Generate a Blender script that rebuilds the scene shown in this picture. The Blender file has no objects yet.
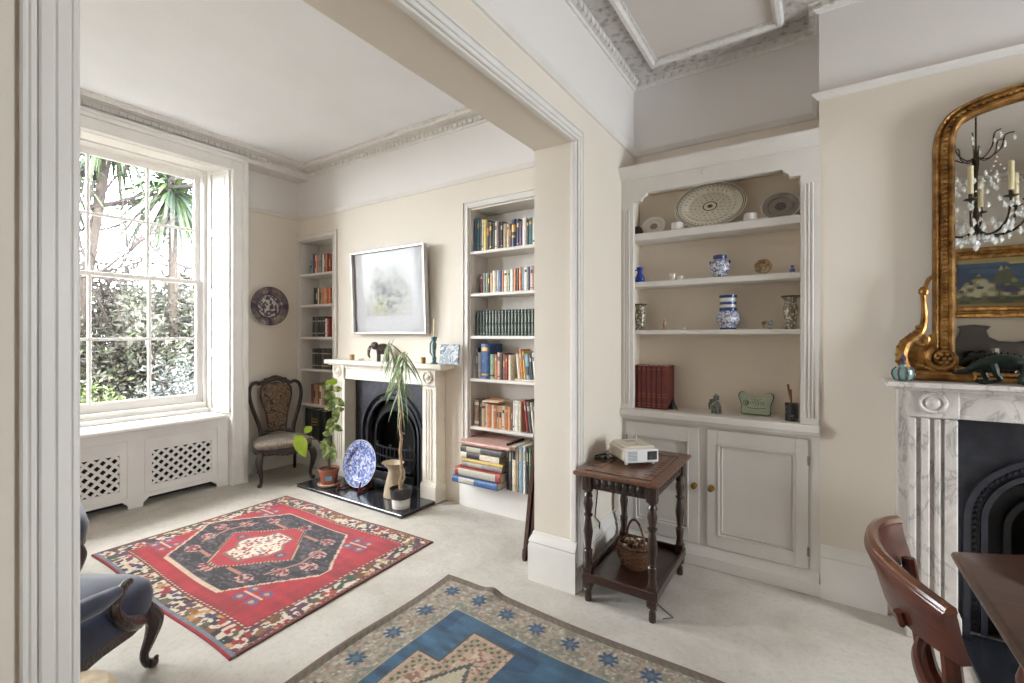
import bpy, math, random
import numpy as np
from mathutils import Vector, Matrix
random.seed(7)
S = bpy.context.scene
COL = S.collection
PI = math.pi

# ------------------------------------------------------------------ mesh builder
class MB:
    def __init__(s):
        s.v = []; s.f = []; s.m = []
    def add(s, vs, fs, mi=0, M=None):
        n = len(s.v)
        if M is not None:
            vs = [M @ Vector(p) for p in vs]
        s.v += [tuple(p) for p in vs]
        for f in fs:
            s.f.append([i + n for i in f]); s.m.append(mi)
        return s
    def box(s, x0, y0, z0, x1, y1, z1, mi=0, M=None):
        if x0 > x1: x0, x1 = x1, x0
        if y0 > y1: y0, y1 = y1, y0
        if z0 > z1: z0, z1 = z1, z0
        vs = [(x0,y0,z0),(x1,y0,z0),(x1,y1,z0),(x0,y1,z0),(x0,y0,z1),(x1,y0,z1),(x1,y1,z1),(x0,y1,z1)]
        fs = [(0,3,2,1),(4,5,6,7),(0,1,5,4),(1,2,6,5),(2,3,7,6),(3,0,4,7)]
        return s.add(vs, fs, mi, M)
    def rbox(s, x0, y0, z0, x1, y1, z1, b=.005, mi=0, M=None):
        """box with chamfered edges"""
        if x0 > x1: x0, x1 = x1, x0
        if y0 > y1: y0, y1 = y1, y0
        if z0 > z1: z0, z1 = z1, z0
        b = min(b, (x1-x0)*.45, (y1-y0)*.45, (z1-z0)*.45)
        rings = []
        for (z, i) in ((z0, b), (z0+b, 0), (z1-b, 0), (z1, b)):
            c = b
            X0, X1, Y0, Y1 = x0+i, x1-i, y0+i, y1-i
            rings.append([(X0+c*(i==0),Y0,z),(X1-c*(i==0),Y0,z),(X1,Y0+c*(i==0),z),(X1,Y1-c*(i==0),z),(X1-c*(i==0),Y1,z),(X0+c*(i==0),Y1,z),(X0,Y1-c*(i==0),z),(X0,Y0+c*(i==0),z)])
        vs = [p for r in rings for p in r]
        fs = [tuple(range(7,-1,-1)), tuple(range(24,32))]
        for k in range(3):
            for j in range(8):
                a = k*8+j; c2 = k*8+(j+1)%8
                fs.append((a, c2, c2+8, a+8))
        return s.add(vs, fs, mi, M)
    def tube(s, pts, r, n=8, mi=0, M=None, caps=True, flat=1.0, up=None):
        pts = [Vector(p) for p in pts]
        N = len(pts)
        rs = r if isinstance(r, (list, tuple)) else [r]*N
        vs = []; prev = None
        for i, p in enumerate(pts):
            t = (pts[min(i+1,N-1)] - pts[max(i-1,0)])
            if t.length < 1e-9: t = Vector((0,0,1))
            t.normalize()
            if prev is None:
                a = Vector(up) if up else (Vector((0,0,1)) if abs(t.z) < .9 else Vector((1,0,0)))
            else: a = prev
            u = a - t*a.dot(t)
            if u.length < 1e-6: u = t.orthogonal()
            u.normalize(); w = t.cross(u); prev = u
            for k in range(n):
                an = 2*PI*k/n
                vs.append(p + u*math.cos(an)*rs[i] + w*math.sin(an)*rs[i]*flat)
        fs = []
        for i in range(N-1):
            for k in range(n):
                a = i*n+k; b = i*n+(k+1)%n
                fs.append((a, b, b+n, a+n))
        if caps:
            fs.append(tuple(range(n-1,-1,-1))); fs.append(tuple(range((N-1)*n, N*n)))
        return s.add(vs, fs, mi, M)
    def lathe(s, prof, c=(0,0,0), n=24, mi=0, M=None, sx=1, sy=1, caps=True):
        vs = []; N = len(prof)
        for (r, z) in prof:
            for k in range(n):
                a = 2*PI*k/n
                vs.append((c[0]+r*sx*math.cos(a), c[1]+r*sy*math.sin(a), c[2]+z))
        fs = []
        for i in range(N-1):
            for k in range(n):
                a = i*n+k; b = i*n+(k+1)%n
                fs.append((a, b, b+n, a+n))
        if caps:
            if prof[0][0] > 1e-5: fs.append(tuple(range(n-1,-1,-1)))
            if prof[-1][0] > 1e-5: fs.append(tuple(range((N-1)*n, N*n)))
        return s.add(vs, fs, mi, M)
    def prism(s, poly, d0, d1, ax='z', mi=0, M=None):
        """poly: 2D outline; ax = axis of extrusion. z:(x,y) y:(x,z) x:(y,z)"""
        def P(a, b, d):
            return (a,b,d) if ax == 'z' else ((a,d,b) if ax == 'y' else (d,a,b))
        n = len(poly)
        vs = [P(a,b,d0) for a,b in poly] + [P(a,b,d1) for a,b in poly]
        fs = [tuple(range(n-1,-1,-1)), tuple(range(n,2*n))]
        for k in range(n):
            fs.append((k, (k+1)%n, (k+1)%n+n, k+n))
        return s.add(vs, fs, mi, M)
    def ball(s, c, r, n=12, mi=0, M=None):
        if not isinstance(r, (tuple, list)): r = (r, r, r)
        h = max(4, n//2)
        prof = [(math.sin(PI*i/h), -math.cos(PI*i/h)) for i in range(h+1)]
        prof[0] = (1e-4, -1); prof[-1] = (1e-4, 1)
        T = Matrix.Translation(c) @ Matrix.Diagonal((r[0], r[1], r[2], 1))
        if M is not None: T = M @ T
        return s.lathe(prof, n=n, mi=mi, M=T)
    def run(s, A, B, nrm, prof, e0=0, e1=0, mi=0, z=0):
        """moulding: profile (out, up) swept from A to B; e0/e1 mitre: +1 outside corner, -1 inside corner"""
        A = Vector((A[0],A[1],0)); B = Vector((B[0],B[1],0)); d = (B-A).normalized(); nn = Vector((nrm[0],nrm[1],0))
        vs = []
        for (p, h) in prof: vs.append(A + nn*p - d*(e0*p) + Vector((0,0,h+z)))
        for (p, h) in prof: vs.append(B + nn*p + d*(e1*p) + Vector((0,0,h+z)))
        n = len(prof); fs = []
        for k in range(n):
            fs.append((k, (k+1)%n, (k+1)%n+n, k+n))
        fs.append(tuple(range(n-1,-1,-1))); fs.append(tuple(range(n,2*n)))
        return s.add(vs, fs, mi)
    def grid(s, P, nu, nv, mi=0, M=None, closed=False):
        vs = [P(i/(nu-1), j/(nv-1)) for i in range(nu) for j in range(nv)]
        fs = [(i*nv+j, (i+1)*nv+j, (i+1)*nv+j+1, i*nv+j+1) for i in range(nu-1) for j in range(nv-1)]
        return s.add(vs, fs, mi, M)

def rot(rz=0, rx=0, ry=0):
    return Matrix.Rotation(rz,4,'Z') @ Matrix.Rotation(ry,4,'Y') @ Matrix.Rotation(rx,4,'X')
def at(x, y, z, rz=0, rx=0, ry=0):
    return Matrix.Translation((x,y,z)) @ rot(rz, rx, ry)

def mk(name, mb, mats, angle=35, smooth=True):
    me = bpy.data.meshes.new(name)
    me.from_pydata(mb.v, [], mb.f)
    if not isinstance(mats, (list, tuple)): mats = [mats]
    for m in mats: me.materials.append(m)
    me.polygons.foreach_set('material_index', mb.m)
    if smooth:
        me.polygons.foreach_set('use_smooth', [True]*len(me.polygons))
        try: me.set_sharp_from_angle(angle=math.radians(angle))
        except Exception: pass
    me.update()
    return me

def fix_normals(me):
    import bmesh
    b = bmesh.new(); b.from_mesh(me)
    bmesh.ops.recalc_face_normals(b, faces=b.faces)
    b.to_mesh(me); b.free()

def obj(name, mb, mats, parent=None, world=False, angle=35, label=None, smooth=True):
    if world and parent is not None:
        p = parent; M = Matrix.Identity(4); chain = []
        while p is not None: chain.append(p); p = p.parent
        for q in reversed(chain):
            M = M @ Matrix.Translation(q.location) @ q.rotation_euler.to_matrix().to_4x4()
        I = M.inverted()
        mb.v = [tuple(I @ Vector(p)) for p in mb.v]
    me = mk(name, mb, mats, angle, smooth)
    fix_normals(me)
    if smooth:
        try: me.set_sharp_from_angle(angle=math.radians(angle))
        except Exception: pass
    o = bpy.data.objects.new(name, me); COL.objects.link(o)
    if parent is not None: o.parent = parent
    if label: o['label'] = label
    return o

def thing(name, label, cat, loc=(0,0,0), rz=0, group=None):
    o = bpy.data.objects.new(name, None); COL.objects.link(o)
    o.empty_display_size = .05
    o.location = loc; o.rotation_euler = (0,0,rz)
    o['label'] = label; o['category'] = cat
    if group: o['group'] = group
    return o

def solo(name, label, cat, mb, mats, group=None, angle=35, kind=None, smooth=True):
    """one-mesh thing given in world coordinates; origin moved to its base"""
    xs = [p[0] for p in mb.v]; ys = [p[1] for p in mb.v]; zs = [p[2] for p in mb.v]
    c = ((min(xs)+max(xs))/2, (min(ys)+max(ys))/2, min(zs))
    mb.v = [(p[0]-c[0], p[1]-c[1], p[2]-c[2]) for p in mb.v]
    o = obj(name, mb, mats, angle=angle, smooth=smooth)
    o.location = c
    o['label'] = label; o['category'] = cat
    if group: o['group'] = group
    if kind: o['kind'] = kind
    return o

def struct(name, mb, mats, angle=35, smooth=True, label=None, cat=None):
    o = obj(name, mb, mats, angle=angle, smooth=smooth)
    o['kind'] = 'structure'
    o['label'] = label or name.replace('_', ' '); o['category'] = cat or name.split('_')[0]
    return o

def copy_tree(o, parent=None):
    c = o.copy(); COL.objects.link(c)
    if parent is not None: c.parent = parent
    for ch in list(o.children): copy_tree(ch, c)
    return c

# ------------------------------------------------------------------ materials
def lin(c):
    """sRGB 0-255 -> linear"""
    return tuple(((x/255)/12.92 if x/255 <= .04045 else ((x/255+.055)/1.055)**2.4) for x in c)

class NT:
    def __init__(s, name):
        s.mat = bpy.data.materials.new(name); s.mat.use_nodes = True
        s.t = s.mat.node_tree; s.t.nodes.clear()
        s.out = s.n('ShaderNodeOutputMaterial'); s.b = s.n('ShaderNodeBsdfPrincipled')
        s.l(s.b.outputs[0], s.out.inputs[0])
    def n(s, typ, **kw):
        nd = s.t.nodes.new(typ)
        for k, v in kw.items():
            if hasattr(nd, k): setattr(nd, k, v)
            else: nd.inputs[k].default_value = v
        return nd
    def l(s, a, b): s.t.links.new(a, b)
    def coord(s, which='Object', scale=(1,1,1), rot=(0,0,0)):
        tc = s.n('ShaderNodeTexCoord'); mp = s.n('ShaderNodeMapping')
        mp.inputs['Scale'].default_value = scale; mp.inputs['Rotation'].default_value = rot
        s.l(tc.outputs[which], mp.inputs[0]); return mp.outputs[0]
    def noise(s, vec, scale=5, detail=4, rough=.5, dist=0):
        nd = s.n('ShaderNodeTexNoise'); nd.inputs['Scale'].default_value = scale; nd.inputs['Detail'].default_value = detail
        nd.inputs['Roughness'].default_value = rough; nd.inputs['Distortion'].default_value = dist
        s.l(vec, nd.inputs['Vector']); return nd.outputs[0]
    def vor(s, vec, scale=5, feature='F1', out='Distance'):
        nd = s.n('ShaderNodeTexVoronoi'); nd.feature = feature; nd.inputs['Scale'].default_value = scale
        s.l(vec, nd.inputs['Vector']); return nd.outputs[out]
    def ramp(s, fac, stops, interp='LINEAR'):
        nd = s.n('ShaderNodeValToRGB'); cr = nd.color_ramp; cr.interpolation = interp
        while len(cr.elements) > 1: cr.elements.remove(cr.elements[-1])
        cr.elements[0].position = stops[0][0]; cr.elements[0].color = (*stops[0][1], 1)
        for p, c in stops[1:]:
            e = cr.elements.new(p); e.color = (*c, 1)
        s.l(fac, nd.inputs[0]); return nd.outputs[0]
    def bump(s, h, strength=.3, dist=.002):
        nd = s.n('ShaderNodeBump'); nd.inputs['Strength'].default_value = strength; nd.inputs['Distance'].default_value = dist
        s.l(h, nd.inputs['Height']); s.l(nd.outputs[0], s.b.inputs['Normal']); return nd
    def math(s, op, a, b=None):
        nd = s.n('ShaderNodeMath'); nd.operation = op
        for i, q in enumerate((a, b)):
            if q is None: continue
            if isinstance(q, (int, float)): nd.inputs[i].default_value = q
            else: s.l(q, nd.inputs[i])
        return nd.outputs[0]
    def mix(s, fac, a, b):
        nd = s.n('ShaderNodeMix'); nd.data_type = 'RGBA'
        for sock, q in ((nd.inputs[0], fac), (nd.inputs[6], a), (nd.inputs[7], b)):
            if isinstance(q, (int, float)): sock.default_value = q
            elif isinstance(q, tuple): sock.default_value = (*q[:3], 1)
            else: s.l(q, sock)
        return nd.outputs[2]

def simple(name, rgb, rough=.5, metal=0, var=.06, scale=12, bump=0, bscale=60, coat=0, spec=.5, sheen=0):
    t = NT(name); c = lin(rgb)
    vec = t.coord()
    if var:
        f = t.noise(vec, scale, 4)
        lo = tuple(x*(1-var*1.6) for x in c); hi = tuple(min(1, x*(1+var)) for x in c)
        t.l(t.ramp(f, [(.3, lo), (.7, hi)]), t.b.inputs['Base Color'])
    else: t.b.inputs['Base Color'].default_value = (*c, 1)
    t.b.inputs['Roughness'].default_value = rough; t.b.inputs['Metallic'].default_value = metal
    t.b.inputs['Coat Weight'].default_value = coat; t.b.inputs['Specular IOR Level'].default_value = spec
    t.b.inputs['Coat Roughness'].default_value = .15
    t.b.inputs['Sheen Weight'].default_value = sheen
    if bump: t.bump(t.noise(vec, bscale, 3), bump, .002)
    return t.mat

def spots(name, base, cols, scale=30, rough=.35, thr=.5, metal=0, coat=.3):
    """glazed / printed surface: noise-driven patches of several colours over a base"""
    t = NT(name); vec = t.coord()
    f = t.noise(vec, scale, 3, .55, .6)
    st = [(0, lin(base))]
    k = len(cols)
    for i, c in enumerate(cols):
        st.append((thr + i*(.98-thr)/max(1,k)*.45, lin(c)))
    t.l(t.ramp(f, st, 'CONSTANT'), t.b.inputs['Base Color'])
    t.b.inputs['Roughness'].default_value = rough; t.b.inputs['Coat Weight'].default_value = coat
    t.b.inputs['Metallic'].default_value = metal
    return t.mat

def wood(name, dark, light, rough=.35, scale=1, coat=.3, axis=(1,1,8), carve=0, cscale=60):
    t = NT(name); vec = t.coord(scale=(axis[0]*scale, axis[1]*scale, axis[2]*scale))
    f = t.noise(vec, 14, 5, .6, 1.2)
    t.l(t.ramp(f, [(.25, lin(dark)), (.75, lin(light))]), t.b.inputs['Base Color'])
    t.b.inputs['Roughness'].default_value = rough; t.b.inputs['Coat Weight'].default_value = coat; t.b.inputs['Coat Roughness'].default_value = .2
    if carve:
        v2 = t.coord(); h = t.vor(v2, cscale, 'SMOOTH_F1'); t.bump(h, carve, .006)
    return t.mat

def attr_mat(name, rough=.9, bump=0, bscale=400, sheen=0, coat=0, attr='pattern'):
    t = NT(name); a = t.n('ShaderNodeAttribute'); a.attribute_name = attr
    t.l(a.outputs['Color'], t.b.inputs['Base Color'])
    t.b.inputs['Roughness'].default_value = rough; t.b.inputs['Sheen Weight'].default_value = sheen; t.b.inputs['Coat Weight'].default_value = coat
    if bump: t.bump(t.noise(t.coord(), bscale, 3), bump, .003)
    return t.mat

WALLC = lin((225, 217, 205)); WHITEC = lin((226, 223, 221))
def wall_material():
    t = NT('painted_plaster')
    g = t.n('ShaderNodeNewGeometry'); sp = t.n('ShaderNodeSeparateXYZ'); t.l(g.outputs['Position'], sp.inputs[0])
    up = t.math('GREATER_THAN', sp.outputs[2], 2.785)
    vec = t.coord(); f = t.noise(vec, 1.4, 4)
    cream = t.ramp(f, [(.3, tuple(x*.96 for x in WALLC)), (.7, WALLC)])
    t.l(t.mix(up, cream, WHITEC), t.b.inputs['Base Color'])
    t.b.inputs['Roughness'].default_value = .75; t.b.inputs['Specular IOR Level'].default_value = .25
    t.bump(t.noise(vec, 40, 4), .08, .002)
    return t.mat
M = {}
M['wall'] = wall_material()
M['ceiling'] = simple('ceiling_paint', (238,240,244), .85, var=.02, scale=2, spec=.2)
M['trim'] = simple('white_gloss_paint', (226,223,219), .38, var=.03, scale=5, bump=.04, bscale=25)
M['plaster'] = simple('moulded_plaster', (224,221,217), .7, var=.05, scale=30, bump=.15, bscale=50)
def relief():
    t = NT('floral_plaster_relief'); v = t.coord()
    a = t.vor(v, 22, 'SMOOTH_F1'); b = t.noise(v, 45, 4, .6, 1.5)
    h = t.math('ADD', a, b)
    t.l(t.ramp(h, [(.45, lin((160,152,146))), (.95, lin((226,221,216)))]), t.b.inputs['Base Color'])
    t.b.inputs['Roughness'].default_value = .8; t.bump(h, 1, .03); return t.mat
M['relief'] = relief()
M['joinery'] = simple('satin_white_joinery', (222,218,213), .42, var=.03, scale=4, bump=.04, bscale=20)
M['niche'] = simple('cream_niche_paint', (232,222,208), .7, var=.03, scale=3)
def carpet():
    t = NT('off_white_carpet'); v = t.coord()
    f = t.noise(v, 3.2, 6, .65, .4); g = t.noise(v, 300, 2)
    c = t.ramp(f, [(.3, lin((184,179,170))), (.5, lin((198,193,185))), (.7, lin((208,204,197)))])
    m2 = t.noise(v, 38, 5, .7); s2 = t.ramp(m2, [(.34, (1,1,1)), (.50, (0,0,0))])
    c2 = t.mix(t.math('MULTIPLY', g, .22), t.mix(t.math('MULTIPLY', s2, .28), c, lin((150,145,136))), lin((150,144,134)))
    t.l(c2, t.b.inputs['Base Color']); t.b.inputs['Roughness'].default_value = .95; t.b.inputs['Specular IOR Level'].default_value = .1
    h = t.math('ADD', t.math('MULTIPLY', t.noise(v, 260, 3), .5), t.math('MULTIPLY', t.noise(v, 9, 4), 3))
    t.bump(h, .6, .004); return t.mat
M['carpet'] = carpet()
def glass():
    t = NT('window_glass'); t.t.nodes.remove(t.b)
    tr = t.n('ShaderNodeBsdfTransparent'); gl = t.n('ShaderNodeBsdfGlossy'); gl.inputs['Roughness'].default_value = .02
    tr.inputs[0].default_value = (.97,.98,.98,1)
    lw = t.n('ShaderNodeLayerWeight'); lw.inputs[0].default_value = .5
    fr = t.math('ADD', t.math('MULTIPLY', t.math('POWER', lw.outputs['Facing'], 5), .9), .035)
    mx = t.n('ShaderNodeMixShader'); t.l(fr, mx.inputs[0]); t.l(tr.outputs[0], mx.inputs[1]); t.l(gl.outputs[0], mx.inputs[2])
    t.l(mx.outputs[0], t.out.inputs[0]); return t.mat
M['glass'] = glass()
def art_glass():
    t = NT('low_reflection_picture_glass'); t.t.nodes.remove(t.b)
    tr = t.n('ShaderNodeBsdfTransparent'); gl = t.n('ShaderNodeBsdfGlossy'); gl.inputs['Roughness'].default_value = .10
    lw = t.n('ShaderNodeLayerWeight'); lw.inputs[0].default_value = .5
    fr = t.math('ADD', t.math('MULTIPLY', t.math('POWER', lw.outputs['Facing'], 5), .5), .008)
    mx = t.n('ShaderNodeMixShader'); t.l(fr, mx.inputs[0]); t.l(tr.outputs[0], mx.inputs[1]); t.l(gl.outputs[0], mx.inputs[2])
    t.l(mx.outputs[0], t.out.inputs[0]); return t.mat
M['art_glass'] = art_glass()
def marble():
    t = NT('veined_white_marble'); v = t.coord(scale=(1,1,.6))
    f = t.noise(v, 2.6, 6, .58, 1.6)
    a = t.math('ABSOLUTE', t.math('SUBTRACT', f, .5))
    f2 = t.noise(v, 14, 5, .6, 1.0)
    base = t.ramp(f2, [(.3, lin((196,190,186))), (.7, lin((220,215,210)))])
    vein = t.ramp(a, [(0, (.55,.55,.55)), (.006, (.25,.25,.25)), (.02, (0,0,0))])
    t.l(t.mix(vein, base, lin((110,105,104))), t.b.inputs['Base Color'])
    t.b.inputs['Roughness'].default_value = .3; t.b.inputs['Coat Weight'].default_value = .2; return t.mat
M['marble'] = marble()
M['stone'] = simple('cream_stone_surround', (232,226,214), .5, var=.06, scale=6, bump=.05)
M['slate'] = simple('polished_dark_slate', (38,40,46), .22, var=.2, scale=8, coat=.4)
M['iron'] = simple('black_cast_iron', (66,68,76), .36, metal=.4, var=.15, scale=20, bump=.1, bscale=80)
M['iron_dark'] = simple('soot_black_iron', (20,20,22), .55, metal=.3, var=.1, scale=20, bump=.15)
M['soot'] = simple('firebrick_soot', (16,15,15), .95, var=.2)
M['brass'] = simple('aged_brass', (168,132,70), .3, metal=.9, var=.2, scale=30)
M['steel'] = simple('dull_steel_hinge', (150,146,138), .4, metal=.8)
M['dark_oak'] = wood('dark_carved_oak', (20,11,8), (62,35,22), .34, coat=.4)
M['oak_top'] = wood('carved_oak_top', (44,24,15), (122,74,46), .3, coat=.5, axis=(3,1,1), carve=.35, cscale=120)
M['mahogany'] = wood('polished_mahogany', (44,20,14), (98,46,30), .32, coat=.3, axis=(.5,.5,2))
M['mahogany_top'] = wood('polished_mahogany_top', (52,30,20), (88,56,38), .28, coat=.3, axis=(.5,3,1))
M['rosewood'] = wood('carved_rosewood', (18,9,8), (50,28,21), .35, coat=.4, carve=.5, cscale=90)
M['velvet'] = simple('slate_blue_velvet', (36,44,72), .85, var=.35, scale=9, sheen=.35)
M['cream_cloth'] = simple('cream_fringe', (222,205,178), .9, var=.12, scale=20, bump=.3, bscale=60)
def gold():
    t = NT('antique_gilding'); v = t.coord()
    f = t.noise(v, 18, 5, .6)
    t.l(t.ramp(f, [(.25, lin((70,46,24))), (.5, lin((150,108,58))), (.75, lin((206,166,104)))]), t.b.inputs['Base Color'])
    t.b.inputs['Metallic'].default_value = .85; t.b.inputs['Roughness'].default_value = .36
    t.bump(t.vor(v, 70, 'SMOOTH_F1'), .35, .004); return t.mat
M['gold'] = gold()
M['mirror'] = simple('mirror_glass', (226,224,218), .015, metal=1, var=0)
def brocade(name, bg, cols, scale):
    t = NT(name); v = t.coord()
    f = t.noise(v, scale, 4, .55, 2.2)
    t.l(t.ramp(f, [(0, lin(bg))] + [(.46+.05*i, lin(c)) for i, c in enumerate(cols)], 'CONSTANT'), t.b.inputs['Base Color'])
    t.b.inputs['Roughness'].default_value = .85; t.b.inputs['Sheen Weight'].default_value = .3
    t.bump(t.noise(v, 200, 2), .3, .002); return t.mat
M['brocade'] = brocade('brown_scroll_brocade', (44,32,28), [(136,112,88),(62,46,38),(160,136,110),(48,36,32)], 19)
M['brocade_seat'] = brocade('grey_scroll_brocade', (92,80,70), [(150,138,122),(84,70,60),(172,160,144),(92,78,68)], 26)
M['terracotta'] = simple('terracotta', (158,94,72), .8, var=.12, scale=14)
M['soil'] = simple('potting_soil', (48,36,28), .95, var=.4, scale=60, bump=.6)
M['bark'] = simple('pale_stem_bark', (176,150,122), .8, var=.25, scale=40, bump=.4)
M['white_glaze'] = simple('white_glaze', (226,224,220), .25, var=.02, coat=.4)
M['black_plastic'] = simple('black_plastic', (28,28,30), .4, var=.05)
M['wax'] = simple('ivory_wax', (226,214,178), .45, var=.05)
M['crystal'] = simple('cut_crystal', (235,238,240), .06, var=0, spec=.9, coat=1)
M['paper'] = simple('book_pages', (222,212,190), .9, var=.08, scale=80)
SKY = 42.0
EXPO = 0.07
# ------------------------------------------------------------------ camera, world, light
F_PX = 465.0
cam = bpy.data.cameras.new('camera'); camo = bpy.data.objects.new('camera', cam); COL.objects.link(camo)
camo.location = (0, 0, 1.45); camo.rotation_euler = (PI/2, 0, math.atan(306/465))
cam.sensor_width = 36; cam.lens = F_PX/1024*36
cam.shift_y = -6.5/1024; cam.clip_start = .05
S.camera = camo
W = bpy.data.worlds.new('overcast_sky'); S.world = W; W.use_nodes = True
wt = W.node_tree; wt.nodes.clear()
wo = wt.nodes.new('ShaderNodeOutputWorld'); wb = wt.nodes.new('ShaderNodeBackground')
wc = wt.nodes.new('ShaderNodeTexCoord'); ws = wt.nodes.new('ShaderNodeSeparateXYZ'); wr = wt.nodes.new('ShaderNodeValToRGB')
wt.links.new(wc.outputs['Generated'], ws.inputs[0]); wt.links.new(ws.outputs[2], wr.inputs[0])
wr.color_ramp.elements[0].position = 0; wr.color_ramp.elements[0].color = (.80,.84,.88,1)
wr.color_ramp.elements[1].position = .8; wr.color_ramp.elements[1].color = (1,.99,.98,1)
wt.links.new(wr.outputs[0], wb.inputs[0]); wb.inputs[1].default_value = SKY
wt.links.new(wb.outputs[0], wo.inputs[0])

vs = S.view_settings
vs.view_transform = 'Standard'; vs.look = 'None'; vs.gamma = 1; vs.use_curve_mapping = False
vs.exposure = EXPO
cy = S.cycles
cy.use_denoising = True
try: cy.denoiser = 'OPENIMAGEDENOISE'
except Exception: pass
cy.max_bounces = 12; cy.diffuse_bounces = 8; cy.glossy_bounces = 5; cy.transparent_max_bounces = 24; cy.transmission_bounces = 6
cy.sample_clamp_indirect = 6; cy.caustics_reflective = False; cy.caustics_refractive = False
cy.use_light_tree = True

XD0, XD1 = -1.41, -1.13         # dividing wall
CEIL = 3.30; YP = 3.10; YA = 3.35; XW = -4.97; XR = 3.3; YB = -1.6
def cells(mb, ax, p0, p1, a0, a1, z0, z1, holes):
    """wall slab with rectangular holes. ax='x': slab between x=p0..p1 spanning y a0..a1; ax='y' the other way"""
    As = sorted(set([a0, a1] + [h[0] for h in holes] + [h[1] for h in holes])); Zs = sorted(set([z0, z1] + [h[2] for h in holes] + [h[3] for h in holes]))
    for i in range(len(As)-1):
        run0 = None
        for k in range(len(Zs)-1):
            ca, cz = (As[i]+As[i+1])/2, (Zs[k]+Zs[k+1])/2
            if any(h[0] < ca < h[1] and h[2] < cz < h[3] for h in holes): continue
            if ax == 'x': mb.box(p0, As[i], Zs[k], p1, As[i+1], Zs[k+1])
            else: mb.box(As[i], p0, Zs[k], As[i+1], p1, Zs[k+1])
WIN = [1.50, -0.48]              # window centres on the front wall
RWIN = [2.15]                   # window centre on the right wall
# floor, ceilings
struct('floor', MB().box(XW-.33, YB-.3, -.12, XR+.3, YA+.25, 0), M['carpet'], label='off-white wall to wall carpet', cat='floor')
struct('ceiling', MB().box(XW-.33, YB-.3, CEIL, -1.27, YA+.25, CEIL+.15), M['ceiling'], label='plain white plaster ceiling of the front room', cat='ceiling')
struct('ceiling', MB().box(-1.27, YB-.3, CEIL, XR+.3, YA+.25, CEIL+.15), simple('shade_toned_ceiling', (214,207,202), .85, var=.02, scale=2, spec=.2), label='white plaster ceiling of the rear room, toned darker for its shade', cat='ceiling')  # dimness of the rear room put into a darker, warmer ceiling colour
# front (window) wall
w = MB(); cells(w, 'x', XW-.33, XW, YB-.3, YA+.25, 0, CEIL, [(c-.74, c+.74, .60, 3.08) for c in WIN])
struct('wall_front', w, M['wall'], label='cream wall of the front window bay', cat='wall')
# party wall
NB = (-2.475, -1.50, .22, 2.52); FB = (-4.93, -4.315, .24, 2.51)
w = MB(); cells(w, 'y', YP, YA, XW, XD0, 0, CEIL, [NB, FB, (-3.972, -2.908, 0, 1.008)])
cells(w, 'y', YP, YA, 0.005, 1.815, 0, CEIL, [(.56, 1.26, 0, .92)])
w.box(XW, YA, 0, XR, YA+.25, CEIL)
struct('wall_party', w, M['wall'], label='cream party wall with both chimney breasts', cat='wall')
# dividing wall
w = MB(); cells(w, 'x', XD0, XD1, YB, YA, 0, CEIL, [(.264, 2.384, 0, 2.545)])
struct('wall_dividing', w, M['wall'], label='cream wall with the wide opening between both rooms', cat='wall')
w = MB(); cells(w, 'x', XR, XR+.3, YB-.3, YA+.25, 0, CEIL, [(c-.44, c+.44, .45, 2.36) for c in RWIN])
struct('wall_right', w, M['wall'], label='cream wall with the rear windows', cat='wall')
struct('wall_back', MB().box(XW, YB-.3, 0, XR, YB, CEIL), M['wall'], label='cream wall opposite the fireplaces', cat='wall')

# picture rail
PR = [(0,0),(.012,.002),(.018,.012),(.03,.022),(.034,.034),(.022,.04),(.0,.042)]
t = MB(); z = 2.752
t.run((XD1,YB),(XD1,YA),(1,0),PR,-1,-1,z=z)
t.run((XD1,YA),(.005,YA),(0,-1),PR,-1,-1,z=z); t.run((.005,YP),(.005,YA),(-1,0),PR,1,-1,z=z)
t.run((.005,YP),(1.815,YP),(0,-1),PR,1,1,z=z); t.run((1.815,YP),(1.815,YA),(1,0),PR,1,-1,z=z)
t.run((1.815,YA),(XR,YA),(0,-1),PR,-1,-1,z=z)
t.run((XD1,YB),(XR,YB),(0,1),PR,-1,-1,z=z)
for c0, c1 in ((YB,RWIN[0]-.75),(RWIN[0]+.75,YA)): t.run((XR,c0),(XR,c1),(-1,0),PR,0,0,z=z)
struct('trim_1', t, M['trim'], label='white picture rail round the rear room', cat='picture rail')
t = MB()
t.run((XW,YP),(XD0,YP),(0,-1),PR,-1,-1,z=z); t.run((XW,2.41),(XW,YP),(1,0),PR,0,-1,z=z)
t.run((XD0,YB),(XD0,YP),(-1,0),PR,-1,-1,z=z); t.run((XW,YB),(XD0,YB),(0,1),PR,-1,-1,z=z)
struct('trim_2', t, M['trim'], label='white picture rail round the front room', cat='picture rail')

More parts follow.
